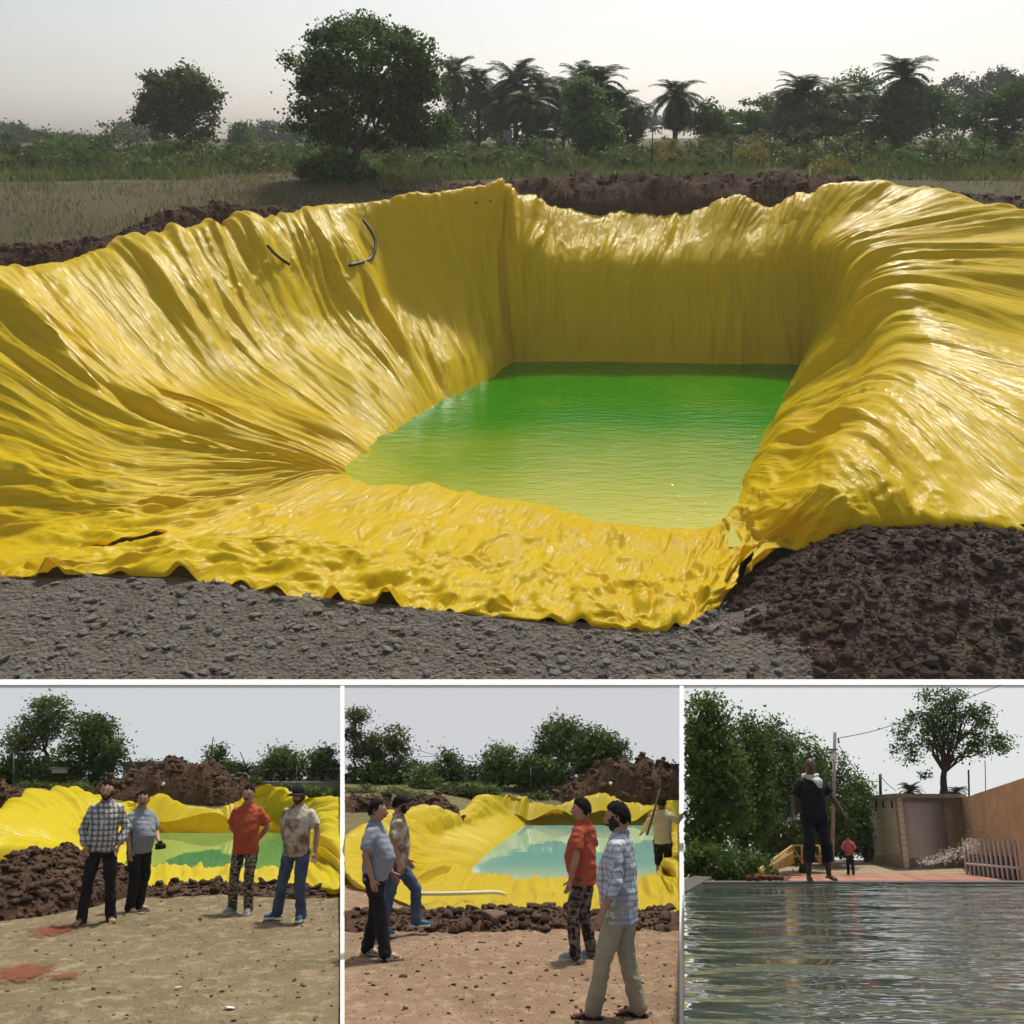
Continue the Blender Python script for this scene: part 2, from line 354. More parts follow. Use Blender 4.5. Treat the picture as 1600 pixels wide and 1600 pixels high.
def blade_field(name, P, h, m, parent=None, w_=.03, rng=RNG, spread=.35, M=None):
    n = len(P); a = rng.uniform(0, 2 * np.pi, n); hh = h * rng.uniform(.4, 1.2, n); d = np.stack([np.cos(a), np.sin(a), 0 * a], 1)
    tip = P + np.stack([rng.normal(size=n) * spread * hh, rng.normal(size=n) * spread * hh, hh], 1)
    V = np.stack([P - d * w_, P + d * w_, tip], 1).reshape(-1, 3); me = MB().add(V, np.arange(3 * n).reshape(n, 3)).mesh(name, False)
    t = me.attributes.new('var', 'FLOAT', 'FACE'); t.data.foreach_set('value', rng.uniform(0, 1, n).astype(np.float32))
    return link(name, me, m, parent, M)

# ------------------------------------------------------------------ stones and clods
def stone_mesh(seed, flat=.6, rough=.3, sub=2):
    import bmesh
    bm = bmesh.new(); bmesh.ops.create_icosphere(bm, subdivisions=sub, radius=.5)
    V = np.array([v.co[:] for v in bm.verts]); F = np.array([[v.index for v in f.verts] for f in bm.faces]); bm.free()
    V = V * (1 + rough * n3(V * 2.3 + seed * 7.7, seed)[:, None] + rough * .5 * n3(V * 5.1 + seed * 3.1, seed + 9)[:, None])
    rng = np.random.default_rng(seed)
    for k in range(5):                       # a few broken faces
        d = rng.normal(size=3); d /= np.linalg.norm(d); q = V @ d; lim = rng.uniform(.27, .4); V = V - d * np.maximum(0, q - lim)[:, None] * .85
    V[:, 2] *= flat; return V, F
def scatter(place, name, n_keep, n_all, sample, sizes, variants, mats, parent, stuffname, smooth=False):
    P = sample(n_all); S = sizes(len(P)); order = np.argsort(-S)
    mes = []
    for V, F in variants:
        me = MB().add(V, F).mesh(name, smooth); mes.append(me)
    rest = [MB() for _ in mats]
    for r, i in enumerate(order):
        k = int(RNG.integers(len(variants))); rot = Matrix.Rotation(RNG.uniform(0, 6.28), 4, 'Z') @ Matrix.Rotation(RNG.normal() * .35, 4, 'X'); mi = int(RNG.integers(len(mats)))
        if r < n_keep:
            key = (k, mi); me = mes[k]
            nm = me if mi == 0 else _varm(me, mi, mats)
            if not me.materials: me.materials.append(mats[0])
            o = bpy.data.objects.new(name, nm); COL.objects.link(o); o.parent = parent
            o.matrix_local = Matrix.Translation(P[i] + np.array([0, 0, S[i] * .1])) @ rot @ Matrix.Diagonal((S[i] * RNG.uniform(.8, 1.3), S[i], S[i] * RNG.uniform(.7, 1.1), 1))
        else:
            V, F = variants[k]; R3 = np.array(rot.to_3x3()); rest[mi].add((V * S[i]) @ R3.T + P[i] + np.array([0, 0, S[i] * .1]), F)
    mb = MB()
    for mi, q in enumerate(rest):
        if q.v: mb.add(np.concatenate(q.v), np.concatenate(q.f), mi)
    if mb.v:
        o = link(stuffname, mb.mesh(stuffname, smooth), mats, parent); o['kind'] = 'stuff'
_vm = {}
def _varm(me, mi, mats):
    k = (me.name, mi)
    if k not in _vm:
        c = me.copy(); c.materials.clear(); c.materials.append(mats[mi]); _vm[k] = c
    return _vm[k]

# ------------------------------------------------------------------ tarpaulin sheets
def sheet(stations, ns, nt, closed=True):
    S = np.array([[list(p) for p in st] for st in stations], float)       # n, K, 3
    n, K = S.shape[:2]
    if closed: S = np.concatenate([S[-2:], S, S[:3]]); t0, t1 = 2, 2 + n
    else: t0, t1 = 0, n - 1
    tt = np.linspace(t0, t1, ns * 4); C = cr(S, tt); d = np.linalg.norm(np.diff(C[:, 1:K - 1].mean(1), axis=0), axis=1) + .05
    s = np.concatenate([[0], np.cumsum(d)]); t = np.interp(np.linspace(0, s[-1], ns), s, tt); C = cr(S, t)      # ns, K, 3
    seg = np.linalg.norm(np.diff(C, axis=1), axis=2).mean(0); kt = np.concatenate([[0], np.cumsum(seg)]); q = np.interp(np.linspace(0, kt[-1], nt), kt, np.arange(K))
    P = cr(C.transpose(1, 0, 2), q).transpose(1, 0, 2)
    Sm = np.linspace(0, s[-1], ns)[:, None] * np.ones((1, nt)); Tm = np.linspace(0, kt[-1], nt)[None, :] * np.ones((ns, 1))
    return P, Sm, Tm, kt, q
def normals(P):
    a = np.gradient(P, axis=0); b = np.gradient(P, axis=1); N = np.cross(a, b); N /= np.linalg.norm(N, axis=2)[..., None] + 1e-9
    if N[..., 2].mean() < 0: N = -N
    return N

# ------------------------------------------------------------------ people
def remesh(mb, name, vox, disp=0., freq=(8, 8, 16), seed=0, it=2):
    me = mb.mesh(name); o = bpy.data.objects.new('tmp', me); COL.objects.link(o)
    r = o.modifiers.new('r', 'REMESH'); r.mode = 'VOXEL'; r.voxel_size = vox; r.use_smooth_shade = True
    if it: q = o.modifiers.new('s', 'SMOOTH'); q.factor = .5; q.iterations = it
    dg = bpy.context.evaluated_depsgraph_get(); out = bpy.data.meshes.new_from_object(o.evaluated_get(dg)); bpy.data.objects.remove(o); bpy.data.meshes.remove(me); out.name = name
    n = len(out.vertices); V = np.empty(n * 3); out.vertices.foreach_get('co', V); V = V.reshape(-1, 3)
    if disp:
        N = np.empty(n * 3); out.vertex_normals.foreach_get('vector', N); N = N.reshape(-1, 3)
        w1 = V * np.array(freq) + seed; f = 1 - np.abs(n3(w1 + 1.2 * n3(V * 5 + seed, seed + 3)[:, None], seed)) * 2
        V = V + N * (disp * f + disp * .7 * n3(V * 21 + seed, seed + 5))[:, None]; out.vertices.foreach_set('co', V.ravel()); out.update()
    out.polygons.foreach_set('use_smooth', np.full(len(out.polygons), True)); return out
def append_mesh(me, mb):
    n = len(me.vertices); V = np.empty(n * 3); me.vertices.foreach_get('co', V); b = MB(); V = V.reshape(-1, 3)
    F = [list(p.vertices) for p in me.polygons]; q = np.array([f for f in F if len(f) == 4]); t = np.array([f for f in F if len(f) == 3])
    b.add(V, q if len(q) else t)
    if len(q) and len(t): b.f.append(t); b.mi.append(0)
    o = b.n
    for v in mb.v: b.v.append(v)
    for f, m_ in zip(mb.f, mb.mi): b.f.append(f + o); b.mi.append(m_)
    b.n += mb.n; return b.mesh(me.name)
def head_mesh(mb, c, M, w_=.076, l=.096, h=.118):
    """skull and face as one shell; face looks along -y"""
    nu, nv = 40, 28; V = []
    for i in range(nv + 1):
        th = math.pi * i / nv
        for k in range(nu):
            a = 2 * math.pi * k / nu; x = math.sin(th) * math.sin(a); y = -math.sin(th) * math.cos(a); z = math.cos(th)
            X, Y, Z = x * w_, y * l, z * h
            if z < 0: X *= 1 - .30 * (-z) ** 1.3 * (1 if y < .2 else .4); Y *= 1 - .10 * (-z)
            if y < 0:                                   # the face
                fr = max(0, -y); g = lambda cx, cz, sx, sz: math.exp(-((X - cx) / sx) ** 2 - ((Z - cz) / sz) ** 2)
                Y -= .026 * fr * g(0, -.026, .013, .017) + .014 * fr * g(0, -.005, .010, .028)          # nose
                for s_ in (-1, 1): Y += .006 * fr * g(s_ * .031, .006, .016, .011); Y -= .005 * fr * g(s_ * .033, -.022, .02, .015)
                Y -= .006 * fr * g(0, .026, .05, .010)                                                  # brow
                Y -= .007 * fr * g(0, -.060, .022, .007); Y += .004 * fr * g(0, -.056, .02, .003)       # lips
                Y -= .012 * fr * g(0, -.092, .022, .016)                                                # chin
            V.append(M @ Vector((X, Y, Z)) + Vector(c))
    F = [(i * nu + k, (i + 1) * nu + k, (i + 1) * nu + (k + 1) % nu, i * nu + (k + 1) % nu) for i in range(nv) for k in range(nu)]
    mb.add(V, F)
    for s_ in (-1, 1):
        E = []
        for i in range(9):
            a = R(-60 + i * 30); E.append(M @ Vector((s_ * (w_ * .98 + .004), .012 + .016 * math.cos(a), -.004 + .030 * math.sin(a))) + Vector(c))
        mb.tube(E, [.006] * 9, 6); mb.ball(M @ Vector((s_ * w_ * .97, .012, -.006)) + Vector(c), .014, 8, 6)
def shell_mesh(c, M, sel, grow, w_=.076, l=.096, h=.118, jit=.004, seed=1):
    nu, nv = 44, 34; V = []; keep = []
    for i in range(nv + 1):
        th = math.pi * i / nv
        for k in range(nu):
            a = 2 * math.pi * k / nu; x = math.sin(th) * math.sin(a); y = -math.sin(th) * math.cos(a); z = math.cos(th); s_ = sel(x, y, z); keep.append(s_ > 0)
            X, Y, Z = x * w_, y * l, z * h
            if z < 0: X *= 1 - .30 * (-z) ** 1.3 * (1 if y < .2 else .4); Y *= 1 - .10 * (-z)
            if y < 0 and z < -.3: Y -= .012 * math.exp(-(X / .03) ** 2 - ((Z + .085) / .03) ** 2)
            g = 1 + grow * min(1, max(-.4, s_ * 6)); V.append([X * g, Y * g, Z * g])
    V = np.array(V); V *= (1 + jit * 6 * n3(V * 70 + seed, seed))[:, None]
    V = [M @ Vector(v) + Vector(c) for v in V]
    F = [q for q in ((i * nu + k, (i + 1) * nu + k, (i + 1) * nu + (k + 1) % nu, i * nu + (k + 1) % nu) for i in range(nv) for k in range(nu)) if any(keep[j] for j in q)]
    return MB().add(V, F)
def hand(mb, wrist, d, side, curl=.45, sc_=1.):
    """palm, four fingers and a thumb along d; 'side' points to the thumb"""
    d = Vector(d).normalized(); t = Vector(side); t = (t - d * t.dot(d)).normalized(); n = d.cross(t).normalized()     # n: back of the hand
    w0 = Vector(wrist); pts = [w0 - d * .03, w0 + d * .01, w0 + d * .05, w0 + d * .088]
    mb.tube(pts, [.026 * sc_, .030 * sc_, .040 * sc_, .036 * sc_], 10, (.42, 1), n)
    inward = -n
    for k, (o, L) in enumerate(((.027, .070), (.009, .078), (-.010, .072), (-.028, .056))):
        a = w0 + d * .078 + t * o * sc_; p = [a]; e = d.copy()
        for j, f in enumerate((.42, .33, .25)):
            e = (e + inward * curl * (.55 + .35 * j)).normalized(); p.append(p[-1] + e * L * f * sc_)
        mb.tube(p, [.0095, .0092, .0085, .0065], 7)
    a = w0 + d * .028 + t * .026; e = (t * .75 + d * .8 + inward * .35).normalized(); b = a + e * .04; e2 = (e + d * .6 + inward * .2).normalized()
    mb.tube([a - e * .012, a, b, b + e2 * .032], [.012, .013, .0115, .008], 7)
def person(fr, base, yaw, h, label, skin, hairm, top, bottom, shoe, arms=None, feet=None, head_yaw=0, head_pitch=0, beard=0, moustache=True, cap=None, bald=False, lean=0., group=None, seed=1, belt=None, collar=True):
    k = h / 1.76; t = thing('person', fr, Vector(base), label, 'person', R(yaw), group, k)
    sk, top_m, bot_m = skin, top['m'], bottom['m']; belly = top.get('belly', .02) * .6; wd = top.get('w', 1.)
    feet = feet or {-1: (-.11, 0, 8, 0), 1: (.11, .02, -8, 0)}
    A = {-1: ((-.275, .03, 1.13), (-.285, -.06, .87)), 1: ((.275, .03, 1.13), (.285, -.06, .87))}
    A.update(arms or {}); A = {k_: ((v_[0][0] * .87, v_[0][1], v_[0][2]), (v_[1][0] * .9, v_[1][1], v_[1][2])) + tuple(v_[2:]) for k_, v_ in A.items()}
    LN = lambda z: lean * max(0, z - .9)
    sh = {s_: Vector((s_ * .178 * wd, .01 + LN(1.40), 1.40)) for s_ in (-1, 1)}
    # --- skin
    b = MB(); tor = [(0, LN(z), z, rx, ry) for z, rx, ry in ((.86, .13, .085), (.95, .15, .1), (1.08, .14, .095), (1.22, .15, .1), (1.34, .16, .095), (1.42, .14, .075), (1.47, .06, .055))]
    b.rings(tor); hc = Vector((0, LN(1.62) - .012, 1.610)); b.capsule((0, LN(1.44) + .012, 1.43), (0, hc.y + .012, 1.565), .064, .060)
    knees, ank = {}, {}
    for s_ in (-1, 1):
        fx, fy, ta, lift = feet[s_]; an = Vector((fx, fy, .085 + lift)); hip = Vector((s_ * .088, 0, .90)); L = (an - hip).length
        kb = math.sqrt(max(0, .412 ** 2 - (L / 2) ** 2)) if L < .824 else 0.
        fw = Vector((math.sin(R(ta)) * .4, -1, 0)).normalized(); kn = (hip + an) / 2 + fw * (kb + .012) + Vector((0, 0, .02)); knees[s_] = kn; ank[s_] = an
        b.capsule(hip, kn, .078, .052); b.capsule(kn, kn + (an - kn) * .42, .050, .056); b.capsule(kn + (an - kn) * .4, an, .055, .036)
        e, wv = Vector(A[s_][0]), Vector(A[s_][1]); b.capsule(sh[s_] + (e - sh[s_]) * .22, e, .042, .038); b.capsule(e, e + (wv - e) * .35, .041, .043); b.capsule(e + (wv - e) * .35, wv, .042, .027)
    me = remesh(b, 'body', .014, 0, it=2); ex = MB(); HM = Matrix.Rotation(R(head_yaw), 3, 'Z') @ Matrix.Rotation(R(head_pitch), 3, 'X')
    HM = HM @ Matrix.Scale(1.09, 3); head_mesh(ex, hc, HM)
    for s_ in (-1, 1):
        e, wv = Vector(A[s_][0]), Vector(A[s_][1]); sd = Vector((-.35 * s_, -1, .1)); hand(ex, wv, (wv - e), sd if len(A[s_]) < 3 else A[s_][2], .32 if s_ > 0 else .4)
        if shoe['kind'] in ('sandal', 'bare'):
            an = ank[s_]; ta = feet[s_][2]; fw = Vector((math.sin(R(ta)), -math.cos(R(ta)), 0)); sdv = Vector((fw.y, -fw.x, 0)); z0 = an.z - .085 + .018
            base_ = Vector((an.x, an.y, z0)); ex.tube([base_ - fw * .055 + Vector((0, 0, .035)), base_ + Vector((0, 0, .045)), base_ + fw * .07 + Vector((0, 0, .030)), base_ + fw * .14 + Vector((0, 0, .014)), base_ + fw * .17 + Vector((0, 0, .008))], [.030, .038, .042, .044, .030], 10, (.62, 1), (0, 0, 1))
            for j in range(5): ex.capsule(base_ + fw * .155 + sdv * (.034 - .017 * j) * s_, base_ + fw * (.195 - .008 * j) + sdv * (.036 - .018 * j) * s_ + Vector((0, 0, -.003)), .011 - .001 * j, .010 - .001 * j, 6)
    me = append_mesh(me, ex); link('body', me, sk, t)
    # --- face details
    for s_ in (-1, 1):
        e = MB(); e.ball((0, 0, 0), (.0125, .006, .0075), 10, 6); o = link('eye', e.mesh('eye'), MT['eye_white'], t); o.matrix_local = Matrix.Translation(hc + HM @ Vector((s_ * .031, -.0845, .006))) @ HM.to_4x4()
        i_ = MB(); i_.ball((0, -.004, 0), (.0055, .004, .006), 8, 6); link('iris', i_.mesh('iris'), MT['black'], o)
    br = MB()
    for s_ in (-1, 1): br.tube([hc + HM @ Vector((s_ * x, -y, z)) for x, y, z in ((.012, .0955, .022), (.03, .092, .028), (.05, .078, .024))], [.0016, .002, .001], 6)
    link('eyebrows', br.mesh('eyebrows'), hairm, t)
    lp = MB(); lp.tube([hc + HM @ Vector((x, -y, z)) for x, y, z in ((-.024, .083, -.058), (-.01, .096, -.056), (0, .098, -.058), (.01, .096, -.056), (.024, .083, -.058))], [.002, .005, .005, .005, .002], 6); link('lips', lp.mesh('lips'), MT['lips'], t)
    if moustache: mo = MB(); mo.tube([hc + HM @ Vector((x, -y, z)) for x, y, z in ((-.032, .081, -.053), (-.015, .096, -.045), (0, .101, -.043), (.015, .096, -.045), (.032, .081, -.053))], [.003, .006, .005, .006, .003], 6); link('moustache', mo.mesh('moustache'), hairm, t)
    if beard: link('beard', shell_mesh(hc, HM, lambda x, y, z: min(-.42 - z + .1 * abs(x) + max(0, abs(x) - .55) * 1.3, .25 - y) if y < .25 and not (abs(x) < .3 and z > -.64 and y < 0) else -1, .03 * beard, jit=.006, seed=seed).mesh('beard'), MT['stubble'], t)
    if not bald:
        link('hair', shell_mesh(hc, HM, lambda x, y, z: z - (.60 if y < -.45 else (.60 - (y + .45) * 1.25 if y < .25 else -.35)) + .10 * math.sin(9 * x + seed), .13, jit=.009, seed=seed).mesh('hair'), hairm, t)
    if cap:
        cm = shell_mesh(hc, HM, lambda x, y, z: z - .30 + .12 * y * -1, .15, jit=.0, seed=seed)
        V = []
        for j in range(2):
            for i in range(13):
                a = R(-62 + i * 124 / 12); rr = (.098, .165)[j] + (.018 * math.cos(a * 1.3) if j else 0); V.append(hc + HM @ Vector((math.sin(a) * rr * .86, -math.cos(a) * rr, .040 - (.020 if j else 0) - .010 * abs(math.sin(a)))))
        V += [v + HM @ Vector((0, 0, .006)) for v in V]; F = []
        for i in range(12): F += [(i, i + 1, 14 + i, 13 + i), (26 + i, 39 + i, 40 + i, 27 + i), (13 + i, 14 + i, 40 + i, 39 + i)]
        cm.add(V, F); link('cap', cm.mesh('cap'), cap, t)
    # --- trousers
    p = MB(); ww = bottom.get('w', 1.) * .94
    p.rings([(0, 0, z, rx, ry) for z, rx, ry in ((.80, .155, .112), (.88, .172, .125), (.97, .168, .125), (1.03, .160, .118))])
    for s_ in (-1, 1):
        hip = Vector((s_ * .092, .004, .88)); kn, an = knees[s_], ank[s_]; p.capsule(hip, kn, .100 * ww, .076 * ww)
        if bottom['len'] == 'long':
            e = an + (an - kn).normalized() * .045; p.capsule(kn, e - (e - kn) * .04, .074 * ww, .066 * ww); p.tube([kn + (e - kn) * .5, kn + (e - kn) * .8, e], [.070 * ww, .068 * ww, .072 * ww], 14)
        else:
            f = {'crop': .55, 'short': .12}[bottom['len']]; e = kn + (an - kn) * f; p.tube([kn + (hip - kn) * .2, kn, e], [.085 * ww, .083 * ww, .082 * ww], 14)
    link('trousers', remesh(p, 'trousers', .013, .0075, (6, 6, 15), seed + 20), bot_m, t)
    # --- shirt
    s = MB(); hem = top.get('hem', .82)
    s.rings([(0, LN(z) - cy_, z, rx * wd, ry) for z, rx, ry, cy_ in ((hem, .176, .136, .0), (hem + .06, .176, .138, belly * .3), (.98, .170, .134 + belly * .7, belly * .6), (1.09, .166, .130 + belly, belly), (1.2, .174, .126 + belly * .7, belly * .7), (1.31, .186, .122, .01), (1.375, .184, .106, 0), (1.415, .158, .094, -.004), (1.445, .118, .084, -.006), (1.478, .080, .074, -.008))])
    for s_ in (-1, 1):
        e, wv = Vector(A[s_][0]), Vector(A[s_][1]); q = sh[s_] + Vector((-s_ * .018, 0, -.028))
        if top['sl'] == 'short': f = sh[s_] + (e - sh[s_]) * .78; s.tube([q, q + (f - q) * .25, q + (f - q) * .6, f], [.062, .068, .071, .074], 14); s.ball(q, .066, 12, 8)
        else:
            fl = .88 if top['sl'] == 'long' else .45; f = e + (wv - e) * fl; s.ball(q, .066, 12, 8); s.capsule(q, e, .064, .054); s.tube([e, e + (f - e) * .5, f], [.060, .054, .052], 14); s.ball(e, .060, 12, 8)
    sho = link('shirt', remesh(s, 'shirt', .013, .0085, (7, 7, 13), seed), top_m, t)
    if collar:
        cl = MB(); pts = [(math.sin(a) * .074, LN(1.47) + .010 - math.cos(a) * .068, 1.468 + .028 * (1 - math.cos(a)) * .5 - (.02 if abs(a) < .3 else 0)) for a in [R(-170 + i * 340 / 20 + 180) for i in range(21)]]
        pts = [(math.sin(R(12 + i * 336 / 20)) * .074, LN(1.47) + .008 - math.cos(R(12 + i * 336 / 20)) * .07, 1.462 + .034 * (1 - math.cos(R(12 + i * 336 / 20))) * .5) for i in range(21)]
        cl.tube(pts, [.010] + [.016] * 19 + [.010], 8, (1.5, .7), (0, 0, 1)); link('collar', cl.mesh('collar'), top.get('cm', top_m), sho)
    if top.get('placket'):
        bt = MB()
        for z in np.linspace(hem + .08, 1.38, 6): bt.ball((.004, LN(z) - .137 - belly * (1 if .98 < z < 1.25 else .4), z), .008, 6, 4)
        link('buttons', bt.mesh('buttons'), MT['white'], sho)
    if belt: q = MB(); q.rings([(0, 0, .985, .172, .128), (0, 0, .995, .178, .134), (0, 0, 1.02, .178, .134), (0, 0, 1.03, .17, .128)]); link('belt', q.mesh('belt'), belt, t)
    # --- footwear
    if shoe['kind'] != 'bare':
        for s_ in (-1, 1):
            an = ank[s_]; ta = feet[s_][2]; fw = Vector((math.sin(R(ta)), -math.cos(R(ta)), 0)); z0 = an.z - .085; q = Vector((an.x, an.y, z0)); U = Vector((0, 0, 1))
            sl = MB(); prof = ((-.085, .032), (-.06, .038), (0, .037), (.07, .043), (.13, .047), (.17, .038), (.19, .02)); sdv = Vector((-fw.y, fw.x, 0))
            lp_ = [q + fw * a + sdv * w_ for a, w_ in prof] + [q + fw * a - sdv * w_ for a, w_ in reversed(prof)]; th = .018 if shoe['kind'] == 'sandal' else .03
            sl.prism([v + U * .0 for v in lp_], [v + U * th for v in lp_])
            if shoe['kind'] == 'sneaker':
                u = MB(); u.tube([q + fw * a + U * z for a, z in ((-.075, .05), (-.05, .062), (.0, .062), (.06, .052), (.12, .040), (.165, .032), (.185, .025))], [.030, .043, .046, .047, .046, .038, .018], 14, (.85, .92), (0, 0, 1)); u.tube([q + fw * -.025 + U * .06, q + fw * -.02 + U * .12], [.046, .044], 12)
                o = link('shoe', remesh(u, 'shoe', .009, 0, it=1), shoe['m'], t); link('sole', sl.mesh('sole', False), shoe.get('sm', MT['white']), o)
                lc = MB()
                for j in range(4): a = .03 + .026 * j; lc.tube([q + fw * a + sdv * x + U * z for x, z in ((-.03, .088 - .007 * j), (0, .102 - .009 * j), (.03, .088 - .007 * j))], .004, 5)
                link('laces', lc.mesh('laces'), MT['white'], o)
            else:
                for x0 in (.04, .10): sl.tube([q + fw * (x0 + dx) + sdv * x + U * z for x, z, dx in ((-.046, .015, -.02), (-.03, .058, 0), (0, .07, .01), (.03, .058, 0), (.046, .015, -.02))], .011, 6, (1.4, .5))
                link('sandal', sl.mesh('sandal', False), shoe['m'], t)
    return t
MT = {}
# ------------------------------------------------------------------ shared materials
def pattern_mat(name, fn, rough=.85):
    m = bpy.data.materials.new(name); m.use_nodes = True; nt = m.node_tree; p = nt.nodes['Principled BSDF']
    o = nd(nt, 'ShaderNodeTexCoord').outputs['Object']; x = nd(nt, 'ShaderNodeSeparateXYZ', i_0=o).outputs
    nt.links.new(fn(nt, o, x), p.inputs['Base Color']); p.inputs['Roughness'].default_value = rough; p.inputs['Specular IOR Level'].default_value = .2
    h = nd(nt, 'ShaderNodeTexNoise', i_Vector=o, i_Scale=16., i_Detail=4.).outputs[0]
    nt.links.new(nd(nt, 'ShaderNodeBump', i_Strength=.4, i_Distance=.02, i_Height=h).outputs[0], p.inputs['Normal']); return m
def stripe(nt, v, freq, off, width):
    f = math_(nt, 'FRACT', math_(nt, 'ADD', math_(nt, 'MULTIPLY', v, freq), off)); return math_(nt, 'LESS_THAN', f, width)
def plaid(base, bands, freq):
    def fn(nt, o, x):
        c = base; wob = nd(nt, 'ShaderNodeTexNoise', i_Vector=o, i_Scale=6.).outputs[0]
        xy = math_(nt, 'ADD', math_(nt, 'ADD', x[0], math_(nt, 'MULTIPLY', x[1], .6)), math_(nt, 'MULTIPLY', wob, .02)); z = math_(nt, 'ADD', x[2], math_(nt, 'MULTIPLY', wob, .02))
        for off, w_, col, a in bands:
            for v in (xy, z):
                c = mix_(nt, math_(nt, 'MULTIPLY', stripe(nt, v, freq, off, w_), a), c, col)
        return c
    return fn
def camo(cols, sc_):
    def fn(nt, o, x):
        mp = nd(nt, 'ShaderNodeMapping', i_0=o, i_3=(1, 1, 1.7)).outputs[0]; c = cols[0]
        for i, q in enumerate(cols[1:]):
            f = nd(nt, 'ShaderNodeTexNoise', noise_dimensions='4D', i_Vector=mp, i_W=i * 5.3, i_Scale=sc_ * (1 + .2 * i), i_Detail=2.5).outputs[0]
            c = mix_(nt, math_(nt, 'GREATER_THAN', f, .53), c, q)
        return c
    return fn
def dye(a, b, c3):
    def fn(nt, o, x):
        f = nd(nt, 'ShaderNodeTexNoise', i_Vector=o, i_Scale=5.5, i_Detail=5., i_Roughness=.6).outputs[0]; g = nd(nt, 'ShaderNodeTexNoise', i_Vector=o, i_Scale=30., i_Detail=4.).outputs[0]
        return mix_(nt, math_(nt, 'MULTIPLY', ramp_(nt, g, .5, .62), .35), mix_(nt, ramp_(nt, f, .46, .62), a, b), c3)
    return fn
